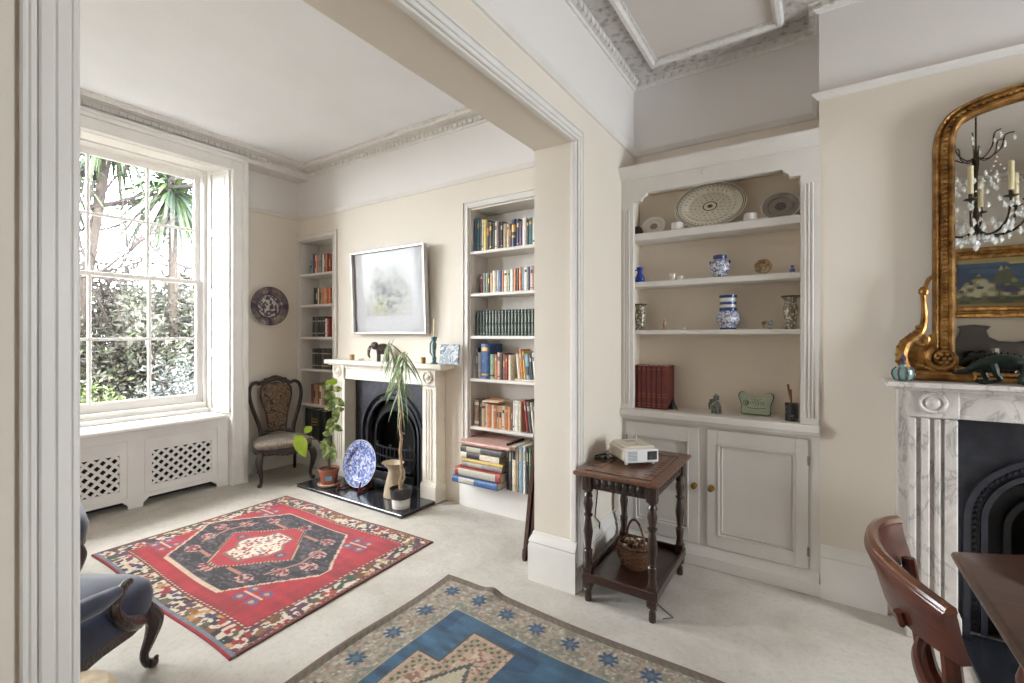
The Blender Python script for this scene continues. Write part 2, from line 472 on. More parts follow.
# cornices. profile points (out, up) from the ceiling
def cornice(segs, bottom, band, sub):
    """segs: list of (A, B, normal, e0, e1). returns moulded mesh + relief mesh"""
    a = MB(); r = MB()
    H = CEIL
    prof = [(0,bottom),(.012,bottom),(.018,bottom+.012),(.03,bottom+.016),(.03,H-.03),(.05,H-.024),(.05,H),(0,H)]
    for A, B, n, e0, e1 in segs:
        a.run(A, B, n, prof, e0, e1)
        L = math.dist(A, B); d = ((B[0]-A[0])/L, (B[1]-A[1])/L)
        # dentils hanging under the nose
        k = int(L/sub)
        for i in range(k):
            if i*L/k < .05 and e0 < 0 or (k-1-i)*L/k < .05 and e1 < 0: continue
            s0 = (i+.5)*L/k - sub*.32; s1 = s0 + sub*.64
            z0, z1 = bottom+.012, bottom+.046
            P = [(A[0]+d[0]*q+n[0]*o, A[1]+d[1]*q+n[1]*o) for q in (s0, s1) for o in (.0, .048)]
            xs = [p[0] for p in P]; ys = [p[1] for p in P]
            a.box(min(xs), min(ys), z0, max(xs), max(ys), z1)
        # flat enriched band on the ceiling, then a raised bead
        r.run(A, B, n, [(.05,H-.018),(.05+band,H-.010),(.05+band,H),(.05,H)], e0, e1)
        b0 = .05+band
        a.run(A, B, n, [(b0,H-.014),(b0+.012,H-.034),(b0+.034,H-.036),(b0+.05,H-.02),(b0+.055,H),(b0,H)], e0, e1)
        k = int(L/(sub*.55))
        for i in range(k):
            q = (i+.5)*L/k; o = b0+.052
            if (q < o and e0 < 0) or (L-q < o and e1 < 0): continue
            c = (A[0]+d[0]*q+n[0]*o, A[1]+d[1]*q+n[1]*o)
            if 0: pass
            a.box(c[0]-.009, c[1]-.009, H-.022, c[0]+.009, c[1]+.009, H-.002)
    return a, r
a, r = cornice([((XD1,YB),(XD1,YA),(1,0),-1,-1), ((XD1,YA),(.005,YA),(0,-1),-1,-1), ((.005,YA),(.005,YP),(-1,0),-1,1),
                ((.005,YP),(1.815,YP),(0,-1),1,1), ((1.815,YP),(1.815,YA),(1,0),1,-1), ((1.815,YA),(XR,YA),(0,-1),-1,-1),
                ((XR,YA),(XR,YB),(-1,0),-1,-1), ((XR,YB),(XD1,YB),(0,1),-1,-1)], 3.235, .12, .055)
struct('trim_3', a, M['plaster'], label='white dentilled plaster cornice of the rear room', cat='cornice')
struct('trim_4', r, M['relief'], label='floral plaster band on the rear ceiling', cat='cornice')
XB = -4.77
a, r = cornice([((XB,YP),(XD0,YP),(0,-1),-1,-1), ((XD0,YP),(XD0,YB),(-1,0),-1,-1), ((XD0,YB),(XB,YB),(0,1),-1,-1), ((XB,YB),(XB,YP),(1,0),-1,-1)], 3.215, .05, .055)
struct('trim_5', a, M['plaster'], label='white dentilled plaster cornice of the front room', cat='cornice')
struct('trim_6', r, M['plaster'], label='plain plaster band on the front ceiling', cat='cornice')
# bulkhead over the windows
b = MB().box(XW, YB, 3.18, XB, YP, CEIL-.001)
struct('trim_7', b, M['trim'], label='white bulkhead box above the window casing', cat='trim')

# baseboards
BP = [(0,0),(.028,0),(.028,.205),(.022,.222),(.026,.232),(.02,.25),(.008,.272),(.006,.285),(0,.288)]
def base(name, segs, label):
    t = MB()
    for A, B, n, e0, e1 in segs: t.run(A, B, n, BP, e0, e1)
    return struct(name, t, M['trim'], label=label, cat='baseboard')
base('baseboard_dividing', [((XD1,2.44),(XD1,YP-.01),(1,0),0,0), ((XD1,YB),(XD1,.20),(1,0),-1,0), ((XD0,2.384),(XD0,YP),(-1,0),1,-1), ((XD0,2.384),(XD1,2.384),(0,-1),1,0),
     ((XD0,YB),(XD0,.264),(-1,0),-1,1), ((XD0,.264),(XD1,.264),(0,1),1,0)], 'white moulded baseboard along the dividing wall')
base('baseboard_chimney', [((.012,YP),(.30,YP),(0,-1),0,0), ((1.52,YP),(1.815,YP),(0,-1),0,1), ((1.815,YP),(1.815,YA),(1,0),1,-1), ((1.815,YA),(XR,YA),(0,-1),-1,-1)], 'white moulded baseboard beside the marble fireplace')
base('baseboard_party', [((-2.56,YP),(XD0,YP),(0,-1),0,-1), ((XW,YP),(-4.30,YP),(0,-1),-1,0), ((XW,2.41),(XW,YP),(1,0),0,-1)], 'white moulded baseboard of the front room alcoves')
base('baseboard_back', [((XW,YB),(XD0,YB),(0,1),-1,-1), ((XD1,YB),(XR,YB),(0,1),-1,-1)], 'white moulded baseboard of the wall opposite the fireplaces')
base('baseboard_right', [((XR,YB),(XR,YA),(-1,0),-1,-1)], 'white moulded baseboard of the right wall')

# opening architrave (rear room side, wraps jambs and header)
AP = [(0,0),(.070,0),(.074,.008),(.066,.016),(.052,.013),(.046,.02),(.018,.02),(.012,.014),(0,.012)]
def arch_bars(mb, y0, y1, z1, x, sgn, wd=.072):
    """moulded bead frame standing on wall face x, towards sgn"""
    for (o, p) in ((0, .008), (.022, .012), (.044, .009), (.056, .014)):
        w = {0:.021, .022:.021, .044:.011, .056:.010}[o]
        mb.rbox(x, y0-o-w, 0, x+sgn*p, y0-o, z1+o+w, .003)
        mb.rbox(x, y1+o, 0, x+sgn*p, y1+o+w, z1+o+w, .003)
        mb.rbox(x, y0-o, z1+o, x+sgn*p, y1+o, z1+o+w, .003)
t = MB(); arch_bars(t, .264, 2.384, 2.545, XD1, 1)
# staff bead on the reveal
t.rbox(XD1-.035, 2.370, .288, XD1, 2.384, 2.545, .004); t.rbox(XD1-.03, .264, .288, XD1, .278, 2.545, .004); t.rbox(XD1-.03, .278, 2.531, XD1, 2.358, 2.545, .004)
struct('trim_8', t, M['trim'], label='white moulded architrave round the wide opening', cat='architrave')

# ------------------------------------------------------------------ windows
def window(name, cyw, first):
    root = bpy.data.objects.new(name, None); COL.objects.link(root); root['kind'] = 'structure'
    root['label'] = 'tall white sash window seen over the garden' if first else 'second tall white sash window left of the opening'; root['category'] = 'window'
    root.location = (-5.05, cyw, .7)
    def P(n, mb, mat=M['trim'], parent=root): return obj(n, mb, mat, parent, world=True)
    c = cyw
    fr = MB()
    for s in (-1, 1):
        fr.box(-5.14, c+s*.70, .72, -4.99, c+s*.625, 3.07); fr.box(-5.005, c+s*.625, .8, -4.985, c+s*.665, 3.05)
    fr.box(-5.14, c-.70, 3.03, -4.99, c+.70, 3.07)
    fr.box(-5.14, c-.625, 3.0, -5.11, c+.625, 3.03)
    fr.box(-5.22, c-.70, .70, -4.985, c+.70, .765); fr.rbox(-5.06, c-.64, .765, -4.975, c+.64, .80, .006)
    P('window_frame', fr)
    def sash(x, z0, z1, br, tr):
        s = MB(); d = .036; W2 = .625
        for q in (-1, 1): s.box(x-d/2, c+q*W2, z0, x+d/2, c+q*(W2-.042), z1)
        s.rbox(x-d/2, c-W2+.042, z0, x+d/2, c+W2-.042, z0+br, .004); s.rbox(x-d/2, c-W2+.042, z1-tr, x+d/2, c+W2-.042, z1, .004)
        for k in (-1, 1): s.rbox(x-.013, c+k*.207-.012, z0+br, x+.013, c+k*.207+.012, z1-tr, .003)
        zm = (z0+br+z1-tr)/2
        s.rbox(x-.0128, c-W2+.042, zm-.012, x+.0128, c+W2-.042, zm+.012, .003)
        o = P('sash', s)
        g = MB().box(x-.002, c-W2+.03, z0+br-.01, x+.002, c+W2-.03, z1-tr+.01)
        obj('pane', g, M['glass'], o, world=True, smooth=False)
    sash(-5.085, 1.945, 3.00, .036, .045)
    sash(-5.045, .80, 1.981, .082, .036)
    # folded shutters in the splayed reveals
    for s in (-1, 1):
        sh = MB(); A = Vector((-4.735, c+s*.752, 0)); B = Vector((-4.985, c+s*.668, 0))
        L = (B-A).length; ang = math.atan2(B.y-A.y, B.x-A.x)
        T = Matrix.Translation(A) @ Matrix.Rotation(ang, 4, 'Z')
        q = s   # thickness direction
        sh.box(0, 0, .70, L, -q*.02, 3.045, M=T)
        off = -q*.0
        zs = [.70, 1.28, 1.86, 2.44, 3.045]
        side = 1 if s > 0 else -1
        for k in range(4):
            z0, z1 = zs[k]+.05, zs[k+1]-.03
            # raised stiles around each recessed panel
            pass
        th = -.012*s*-1
        n0 = 0.0; n1 = (1 if s > 0 else -1)*.016
        for (u0, u1) in ((0, .045), (L-.045, L)): sh.box(u0, 0, .70, u1, n1, 3.045, M=T)
        for z in zs: sh.box(.045, 0, max(.70, z-.035), L-.045, n1, min(3.045, z+.035), M=T)
        for k in range(4): sh.rbox(.06, 0, zs[k]+.06, L-.06, n1*.5, zs[k+1]-.06, .003, M=T)
        P('shutter', sh, M['trim'])
    hd = MB(); hd.box(-4.985, c-.72, 3.045, -4.745, c+.72, 3.075); hd.box(-4.93, c-.6, 3.039, -4.78, c+.6, 3.045)
    P('soffit_panel', hd)
    sl = MB(); sl.rbox(-4.985, c-.665, .668, -4.60, c+.665, .708, .012); sl.rbox(-4.99, c-.65, .708, -4.93, c+.65, .745, .006)
    P('window_sill', sl)
    ca = MB()
    for s in (-1, 1):
        ca.rbox(-4.969, c+s*.755, 0, -4.70, c+s*.895, 3.18, .004)
        ca.rbox(-4.70, c+s*.85, 0, -4.685, c+s*.90, 3.18, .004); ca.rbox(-4.70, c+s*.755, 0, -4.69, c+s*.775, 3.05, .004)
    ca.rbox(-4.75, c-.755, 3.035, -4.70, c+.755, 3.18, .004); ca.rbox(-4.70, c-.85, 3.13, -4.685, c+.85, 3.18, .004); ca.rbox(-4.70, c-.755, 3.035, -4.69, c+.755, 3.05, .004)
    ca.rbox(-4.70, c-.90, 3.165, -4.675, c+.90, 3.19, .004)
    P('casing', ca)
    return root
window('window_1', WIN[0], True)
window('window_2', WIN[1], False)

def lattice(mb, x, y0, y1, z0, z1, pitch, w, th):
    """crossed diagonal slats clipped to the rectangle"""
    H = z1-z0; Wd = y1-y0
    for sgn in (1, -1):
        k0 = -int(H/pitch)-2; k1 = int(Wd/pitch)+2
        for k in range(k0, k1+int(H/pitch)+2):
            c0 = y0 + k*pitch
            # line y = c0 + sgn*(z-z0) (45 deg) clipped
            a = c0 if sgn > 0 else c0
            pts = []
            for z in (z0, z1):
                yy = a + sgn*(z-z0); pts.append((yy, z))
            (ya, za), (yb, zb) = pts
            def clip(ya, za, yb, zb):
                if ya > yb: ya, za, yb, zb = yb, zb, ya, za
                if yb <= y0 or ya >= y1: return None
                if ya < y0: za = za + (zb-za)*(y0-ya)/(yb-ya); ya = y0
                if yb > y1: zb = za + (zb-za)*(y1-ya)/(yb-ya); yb = y1
                return ya, za, yb, zb
            r = clip(ya, za, yb, zb)
            if not r or math.hypot(r[2]-r[0], r[3]-r[1]) < .015: continue
            ya, za, yb, zb = r
            d = Vector((yb-ya, zb-za)).normalized(); n = Vector((-d.y, d.x))*w/2
            off = 0 if sgn > 0 else th
            poly = [(ya+n.x, za+n.y), (ya-n.x, za-n.y), (yb-n.x, zb-n.y), (yb+n.x, zb+n.y)]
            mb.prism(poly, x-off-th, x-off, 'x')
def radiator_cover(c, label):
    T = thing('radiator_cover', label, 'radiator cover', (-4.80, c, 0))
    X = -4.775
    b = MB()
    y0, y1 = c-.752, c+.752
    grs = [(c-.5, c-.03-.09), (c+.145, c+.60)]
    grs = [(c-.56, c-.085), (c+.135, c+.605)]
    # face board with two openings
    Y = [y0, grs[0][0], grs[0][1], grs[1][0], grs[1][1], y1]
    b.box(X-.02, y0, .46, X, y1, .66); b.box(X-.02, y0, .07, X, y1, .165)
    for a_, b_ in ((Y[0], Y[1]), (Y[2], Y[3]), (Y[4], Y[5])): b.box(X-.02, a_, .165, X, b_, .46)
    # feet with shaped brackets
    for (a_, b_) in ((y0, y0+.06), (c-.03, c+.075), (y1-.10, y1)):
        b.prism([(a_-.04, .07), (a_, 0.03), (a_, 0), (b_, 0), (b_, .03), (b_+.04, .07)] if a_ > y0+.01 and b_ < y1-.01 else ([(a_, 0), (b_, 0), (b_, .03), (b_+.05, .07), (a_, .07)] if a_ < y0+.01 else [(a_-.05, .07), (a_, .03), (a_, 0), (b_, 0), (b_, .07)]), X-.02, X, 'x')
    b.box(X-.02, y0, .62, X+.012, y1, .664)
    obj('cabinet_front', b, M['trim'], T, world=True)
    fr = MB()
    for (a_, b_) in grs:
        for (o, w_) in ((.045, .01),):
            fr.rbox(X, a_-o-w_, .10, X+.008, a_-o, .575, .003); fr.rbox(X, b_+o, .10, X+.008, b_+o+w_, .575, .003)
            fr.rbox(X, a_-o, .565, X+.008, b_+o, .575, .003); fr.rbox(X, a_-o, .10, X+.008, b_+o, .11, .003)
    obj('panel_moulding', fr, M['trim'], T, world=True)
    for (a_, b_) in grs:
        g = MB(); lattice(g, X-.004, a_-.004, b_+.004, .161, .464, .0745, .022, .006)
        obj('lattice_grille', g, M['trim'], T, world=True, smooth=False)
    bk = MB().box(X-.12, y0+.01, .02, X-.11, y1-.01, .62)  # flat dark sheet standing in for the shade behind the lattice
    obj('shade_backing', bk, M['iron_dark'], T, world=True)
    return T
radiator_cover(WIN[0], 'white radiator cover with two diamond lattice grilles under the window')

# rear room windows
for i, c in enumerate(RWIN):
    root = bpy.data.objects.new('window_%d' % (i+3), None); COL.objects.link(root); root['kind'] = 'structure'; root['category'] = 'window'
    root['label'] = 'tall rear room sash window out of view right of the marble fireplace'; root.location = (XR+.1, c, .5)
    f = MB()
    for s in (-1, 1): f.box(XR+.08, c+s*.44, .45, XR+.14, c+s*.39, 2.36)
    f.box(XR+.08, c-.39, .45, XR+.14, c+.39, .53); f.box(XR+.08, c-.39, 2.31, XR+.14, c+.39, 2.36); f.box(XR+.09, c-.39, 1.42, XR+.13, c+.39, 1.47)
    for k in (-1, 1): f.box(XR+.1, c+k*.19-.011, .53, XR+.12, c+k*.19+.011, 2.31)
    for z in (.97, 1.88): f.box(XR+.1, c-.39, z-.011, XR+.12, c+.39, z+.011)
    obj('window_frame', f, M['trim'], root, world=True)
    obj('pane', MB().box(XR+.108, c-.39, .53, XR+.112, c+.39, 2.31), M['glass'], root, world=True, smooth=False)
    ca = MB()
    for s in (-1, 1): ca.rbox(XR-.02, c+s*.44, .30, XR, c+s*.56, 2.48, .004)
    ca.rbox(XR-.02, c-.44, 2.36, XR, c+.44, 2.48, .004); ca.rbox(XR-.06, c-.62, .40, XR+.08, c+.62, .45, .006)
    obj('casing', ca, M['trim'], root, world=True)
# sky portals in the window openings (they guide sampling of the sky, they emit nothing themselves)
def portal(x, c, hw, z0, z1, face):
    l = bpy.data.lights.new('window_portal', 'AREA'); l.shape = 'RECTANGLE'; l.size = hw*2; l.size_y = z1-z0
    l.cycles.is_portal = True
    o = bpy.data.objects.new('window_portal', l); COL.objects.link(o); o.location = (x, c, (z0+z1)/2)
    o.rotation_euler = (PI/2, 0, -PI/2 if face > 0 else PI/2)
for c in WIN: portal(-5.28, c, .70, .75, 3.05, 1)
for c in RWIN: portal(XR+.26, c, .43, .47, 2.34, -1)
# ------------------------------------------------------------------ front room fireplace
def roundel(mb, x, y, z, r, mi=0):
    T = Matrix.Translation((x, y, z)) @ Matrix.Rotation(PI/2, 4, 'X')
    mb.lathe([(r,0),(r,.008),(r*.9,.014),(r*.78,.010),(r*.7,.004),(r*.52,.004),(r*.45,.012),(r*.3,.018),(1e-4,.02)], n=28, M=T, mi=mi)
def fireplace(name, label, cx, yf, wl, wi, zl, zo, zs0, zs1, sh, ysf, mat, flutes, ins_y):
    """cx centre, yf front plane of legs, wl half outer width, wi half opening, zl frieze bottom .. zo, shelf zs0-zs1, sh half shelf width"""
    T = thing(name, label, 'fireplace', (cx, yf, 0))
    for s in (-1, 1):
        L = MB(); a, b = sorted((cx+s*wi, cx+s*wl))
        L.box(a+.012, yf+.02, 0, b-.012, YP-.001, zl)
        L.rbox(a-.012, yf-.02, 0, b+.012, YP-.001, .15, .006)
        L.rbox(a-.006, yf-.012, .15, b+.006, YP-.001, .165, .004)
        if flutes == 'flutes':      # three bold raised reeds with hollows between
            w_ = (b-a)
            L.rbox(a, yf+.008, .165, b, YP-.001, zl, .003)
            for k, (u0, u1) in enumerate(((.0,.16),(.26,.44),(.54,.66),(.74,1.0))):
                L.rbox(a+w_*u0, yf-.012, .165, a+w_*u1, yf+.02, zl-.005, .006)
        else:
            L.rbox(a, yf, .165, b, YP-.001, zl, .003)
            for k in range(3): L.rbox(a+.035+k*.032, yf-.007, .19, a+.052+k*.032, yf+.01, zl-.03, .003)
        obj('leg', L, mat, T, world=True)
        B = MB(); B.rbox(a-.004, yf-.016, zl, b+.004, YP-.001, zs0, .004)
        roundel(B, (a+b)/2, yf-.016, (zl+zs0)/2+.005, min((b-a)*.36, (zs0-zl)*.40))
        obj('corner_block', B, mat, T, world=True)
    f = MB(); f.rbox(cx-wi+.004, yf+.004, zl, cx+wi-.004, YP-.001, zs0, .003); f.rbox(cx-wi+.004, yf-.006, zs0-.03, cx+wi-.004, yf+.01, zs0, .003)
    f.rbox(cx-wi+.004, yf-.002, zl, cx+wi-.004, yf+.01, zl+.018, .003)
    obj('frieze', f, mat, T, world=True)
    s = MB(); s.rbox(cx-sh, ysf, zs0+.012, cx+sh, YP-.001, zs1, .006); s.rbox(cx-sh+.03, ysf+.03, zs0, cx+sh-.03, YP-.002, zs0+.012, .003)
    obj('mantel_shelf', s, mat, T, world=True)
    return T
def arch_ring(mb, cx, zc, r0, r1, y0, y1, zb, n=28, mi=0, wave=0):
    """half-annulus with straight stiles down to zb, between radii r0<r1, front y0, back y1"""
    inn = [(cx-r0, zb)] + [(cx-r0*math.cos(PI*i/n), zc+r0*math.sin(PI*i/n)) for i in range(n+1)] + [(cx+r0, zb)]
    out = [(cx-r1, zb)] + [(cx-r1*math.cos(PI*i/n), zc+r1*math.sin(PI*i/n)) for i in range(n+1)] + [(cx+r1, zb)]
    N = len(inn)
    vs = [(x,y0,z) for x,z in inn] + [(x,y0,z) for x,z in out] + [(x,y1,z) for x,z in inn] + [(x,y1,z) for x,z in out]
    fs = []
    for i in range(N-1):
        fs += [(i, i+1, N+i+1, N+i), (2*N+i, 3*N+i, 3*N+i+1, 2*N+i+1), (i, 2*N+i, 2*N+i+1, i+1), (N+i, N+i+1, 3*N+i+1, 3*N+i)]
    fs += [(0, N, 3*N, 2*N), (N-1, 3*N-1, 4*N-1, 2*N-1)]
    mb.add(vs, fs, mi)
def arch_plate(mb, cx, zc, r, y0, y1, x0, x1, z0, z1, n=28):
    """rectangular plate with an arched hole reaching z0"""
    arc = [(cx-r, z0)] + [(cx-r*math.cos(PI*i/n), zc+r*math.sin(PI*i/n)) for i in range(n+1)] + [(cx+r, z0)]
    out = []
    for i, (x, z) in enumerate(arc):
        if i == 0: out.append((x0, z0))
        elif i == len(arc)-1: out.append((x1, z0))
        else:
            a = PI*(i-1)/n; dx, dz = -math.cos(a), math.sin(a)
            tx = ((x1-cx)/dx if dx > 1e-6 else ((x0-cx)/dx if dx < -1e-6 else 9)); tz = (z1-zc)/dz if dz > 1e-6 else 9
            q = min(tx, tz); out.append((cx+dx*q, zc+dz*q))
    N = len(arc)
    # ensure corners
    vs = [(x,y0,z) for x,z in arc] + [(x,y0,z) for x,z in out] + [(x,y1,z) for x,z in arc] + [(x,y1,z) for x,z in out]
    fs = []
    for i in range(N-1):
        fs += [(i, i+1, N+i+1, N+i), (2*N+i, 3*N+i, 3*N+i+1, 2*N+i+1), (i, 2*N+i, 2*N+i+1, i+1)]
    mb.add(vs, fs)
    for sx, X in ((-1, x0), (1, x1)):   # fill the top corners
        a = [p for p in out if abs(p[1]-z1) < 1e-5 and (p[0]-cx)*sx > 0]; b = [p for p in out if abs(p[0]-X) < 1e-5]
        pa = max(a, key=lambda p: (p[0]-cx)*sx) if a else (cx, z1); pb = max(b, key=lambda p: p[1])
        mb.add([(pa[0],y0,pa[1]), (X,y0,z1), (pb[0],y0,pb[1])], [(0,1,2)])
def insert(T, cx, yf, hw, top, zc, r, beads, bars=True):
    p = MB(); arch_plate(p, cx, zc, r, yf, yf+.02, cx-hw, cx+hw, .03, top)
    for s in (-1, 1): p.rbox(cx+s*(hw-.018), yf-.008, .03, cx+s*hw, yf, top, .003)
    p.rbox(cx-hw, yf-.008, top-.016, cx+hw, yf, top, .003)
    obj('iron_plate', p, M['iron'], T, world=True)
    a = MB()
    arch_ring(a, cx, zc, r-.012, r+.012, yf-.022, yf+.02, .03)
    arch_ring(a, cx, zc, r-.075, r-.052, yf-.006, yf+.03, .03)
    arch_ring(a, cx, zc, r-.055, r-.012, yf+.012, yf+.03, .03)
    n = beads
    for i in range(n+1):     # beaded band
        t_ = PI*i/n; rr = r-.033
        a.ball((cx-rr*math.cos(t_), yf+.010, zc+rr*math.sin(t_)), (.0095,.008,.0095), n=6)
    for k in range(int((zc-.05)/.03)):
        for s in (-1, 1): a.ball((cx+s*(r-.033), yf+.010, zc-.03*(k+1)), (.0095,.008,.0095), n=6)
    obj('arched_moulding', a, M['iron'], T, world=True)
    b = MB()
    arch_ring(b, cx, zc-.03, r-.155, r-.075, yf+.055, yf+.08, .03)
    arch_ring(b, cx, zc-.03, r-.16, r-.135, yf+.03, yf+.08, .03)
    obj('inner_arch', b, M['iron_dark'], T, world=True)
    g = MB(); y = yf+.03; hw2 = r-.165
    for z in (.36, .27): g.tube([(cx-hw2*1.02+hw2*2.04*i/14, y-.05*math.sin(PI*i/14), z) for i in range(15)], .009, 6)
    for i in range(9):
        u = (i+.5)/9; x = cx-hw2+2*hw2*u; yy = y-.05*math.sin(PI*u)
        g.tube([(x, yy, .16), (x, yy, .36)], .006, 6)
    for u in (.05, .5, .95): g.ball((cx-hw2+2*hw2*u, y-.05*math.sin(PI*u), .385), .014, 8)
    g.rbox(cx-hw2, y-.04, .145, cx+hw2, y+.1, .16, .004)
    g.rbox(cx-hw2-.02, y-.012, .03, cx+hw2+.02, y+.0, .10, .004)
    obj('fire_grate', g, M['iron'], T, world=True)
    k = MB().box(cx-hw2-.1, yf+.2, .03, cx+hw2+.1, yf+.21, zc+r-.1)
    for s in (-1, 1): k.box(cx+s*(hw2+.08), yf+.08, .03, cx+s*(hw2+.085), yf+.2, zc+r-.1)
    obj('fireback', k, M['soot'], T, world=True)
FCX = -3.44
fp = fireplace('stone_fireplace', 'cream stone fireplace with an arched black iron insert in the front room', FCX, 2.98, .70, .535, 1.01, 0, 1.145, 1.20, .80, 2.925, M['stone'], 'reeds', 3.06)
insert(fp, FCX, 3.115, .530, 1.007, .485, .418, 34)
rp = fireplace('marble_fireplace', 'veined white marble fireplace with fluted legs beneath the gilt mirror', .91, 2.93, .545, .37, 1.06, 0, 1.19, 1.228, .635, 2.84, M['marble'], 'flutes', 3.06)
sl = MB()
for s in (-1, 1):
    sl = MB().rbox(.91+s*.53, 2.985, 0, .91+s*.578, YP-.001, 1.19, .003)
    obj('side_slip', sl, M['marble'], rp, world=True)

insert(rp, .91, 3.06, .372, 1.06, .57, .318, 34)
h = MB(); h.rbox(-4.155, 2.575, 0, -2.735, 3.099, .03, .006)
solo('hearth_slab', 'polished dark slate hearth slab before the cream fireplace', 'hearth', h, M['slate'])
h = MB(); h.rbox(.56, 2.66, 0, 1.26, 3.09, .012, .004)
solo('hearth_slab', 'dark slate hearth slab before the marble fireplace behind the dining table', 'hearth', h, M['slate'])

# ------------------------------------------------------------------ built-in bookcases in the front room
def bookcase(name, label, hole, shelves, inner_shade):
    x0, x1, z0, z1 = hole
    T = thing(name, label, 'bookcase', ((x0+x1)/2, YP, z0))
    ln = MB()
    g = .001
    ln.box(x0+g, YP+.002, z0+g, x0+.014, YA-.001, z1-g); ln.box(x1-.014, YP+.002, z0+g, x1-g, YA-.001, z1-g)
    ln.box(x0+.014, YA-.012, z0+g, x1-.014, YA-.001, z1-g)
    ln.box(x0+.014, YP+.002, z1-.014, x1-.014, YA-.012, z1-g); ln.box(x0+.014, YP-.01, z0+g, x1-.014, YA-.012, z0+.022)
    obj('carcase', ln, M['joinery'], T, world=True)
    f = MB()
    for (o, w_, p) in ((0, .018, .022), (.018, .03, .014), (.048, .014, .024)):
        xl = max(x0-o-w_, XW+.001)
        if xl < x0-o: f.rbox(xl, YP-p, z0-.0, x0-o, YP-.0005, z1+o+w_, .003)
        f.rbox(x1+o, YP-p, z0, min(x1+o+w_, XD0-.001), YP-.0005, z1+o+w_, .003)
        f.rbox(x0-o, YP-p, z1+o, x1+o, YP-.0005, z1+o+w_, .003)
    obj('architrave', f, M['joinery'], T, world=True)
    for z in shelves:
        s = MB().rbox(x0+.014, YP-.004, z-.026, x1-.014, YA-.012, z, .004)
        obj('shelf', s, M['joinery'], T, world=True)
    return T
NSH = [2.155, 1.80, 1.443, 1.084, .680]; FSH = [2.135, 1.79, 1.43, 1.072, .680]
bookcase('built_in_bookcase', 'tall white recessed bookcase crammed with books right of the cream fireplace', NB, NSH, 0)
bookcase('built_in_bookcase', 'narrow white recessed bookcase in the corner behind the carved low chair', FB, FSH, 0)

# ------------------------------------------------------------------ alcove cabinet unit of the rear room
X0, X1 = XD1+.001, .0045
ZW = .951       # worktop top
T = thing('alcove_display_unit', 'white open display shelves with a notched arch built into the rear alcove', 'shelves', ((X0+X1)/2, 3.1, ZW))
b = MB(); b.box(X0, 3.334, ZW, X1, YA-.001, 2.5)
for xa, xb in ((X0, X0+.045), (X1-.083, X1)): b.box(xa, 3.125, ZW, xb, 3.334, 2.5)
b.box(X0, 3.10, 2.45, X1, YA-.001, 2.50)
obj('back_panel', b, M['niche'], T, world=True)
for xa, xb in ((X0, -1.048), (-.083, X1)):
    f = MB()
    f.box(xa, 3.085, ZW, xb, 3.126, 2.42)
    w_ = xb-xa
    for u in (.22, .42, .62): f.rbox(xa+w_*u, 3.078, ZW+.03, xa+w_*(u+.1), 3.086, 2.30, .002)
    f.rbox(xa, 3.072, ZW, xb, 3.09, ZW+.03, .003)
    obj('pilaster', f, M['joinery'], T, world=True)
hd = MB()
def notch(x0, x1, z0, z1):
    zl = 2.352; q = .13
    return [(x0, z1), (x0, zl), (x0+.052, zl), (x0+.06, zl+.022), (x0+.082, zl+.034), (x0+.09, zl+.05), (x1-.09, zl+.05), (x1-.082, zl+.034), (x1-.06, zl+.022), (x1-.052, zl), (x1, zl), (x1, z1)]
pl = notch(-1.048, -.083, 2.42, 2.5)
hd.prism([(a, b_) for a, b_ in pl], 3.085, 3.126, 'y')
hd.box(X0, 3.0855, 2.42, -1.048, 3.126, 2.5); hd.box(-.083, 3.0855, 2.42, X1, 3.126, 2.5)
hd.ball((-.60, 3.083, 2.47), (.008,.006,.016), 8)
obj('header_board', hd, M['joinery'], T, world=True)
cr = MB(); cr.run((X0, 3.085), (X1-.001, 3.085), (0,-1), [(-.04,2.50),(.012,2.50),(.016,2.515),(.03,2.535),(.045,2.55),(.055,2.565),(.055,2.58),(-.26,2.58),(-.26,2.50)], 0, 0)
obj('crown_moulding', cr, M['joinery'], T, world=True)
for z, th in ((2.143, .05), (1.813, .038), (1.484, .03)):
    s = MB().rbox(-1.083, 3.128, z-th, -.0805, 3.333, z, .005)
    obj('shelf', s, M['joinery'], T, world=True)
w = MB(); w.rbox(X0, 3.045, ZW-.046, X1+.008, YP-.0002, ZW-.0, .008)
w.box(X0, YP-.0002, ZW-.046, X1, YA-.001, ZW-.0005)
w.rbox(X0, 3.062, ZW-.062, X1+.006, 3.10, ZW-.044, .004)
solo('cabinet_worktop', 'long white worktop over the two cupboard doors', 'worktop', w, M['joinery'])
C = thing('alcove_cabinet', 'white two-door panelled cupboard with brass knobs under the display shelves', 'cabinet', ((X0+X1)/2, 3.1, 0))
ZT = ZW-.0625
b = MB(); b.box(X0, 3.117, .12, X1, YA-.001, ZT)
b.box(X0, 3.105, .12, -1.17+.04, 3.117, ZT)
for xa, xb in ((X0, -1.10), (-.625+.0, -.58), (-.042+.0, X1)): b.box(xa, 3.105, .12, xb, 3.118, ZT)
b.box(X0, 3.1045, .865, X1, 3.1175, ZW-.047); b.box(X0, 3.1045, .10, X1, 3.1175, .132)
obj('carcase', b, M['joinery'], C, world=True)
p = MB(); p.rbox(X0, 3.075, 0, X1+.012, YP-.0002, .075, .004); p.box(X0, YP-.0002, 0, X1, YA-.001, .12)
p.run((X0, 3.1), (X1, 3.1), (0,-1), [(0,.07),(.022,.07),(.02,.085),(.008,.10),(.0,.125),(-.02,.125),(-.02,.07)], 0, 0)
obj('plinth', p, M['joinery'], C, world=True)
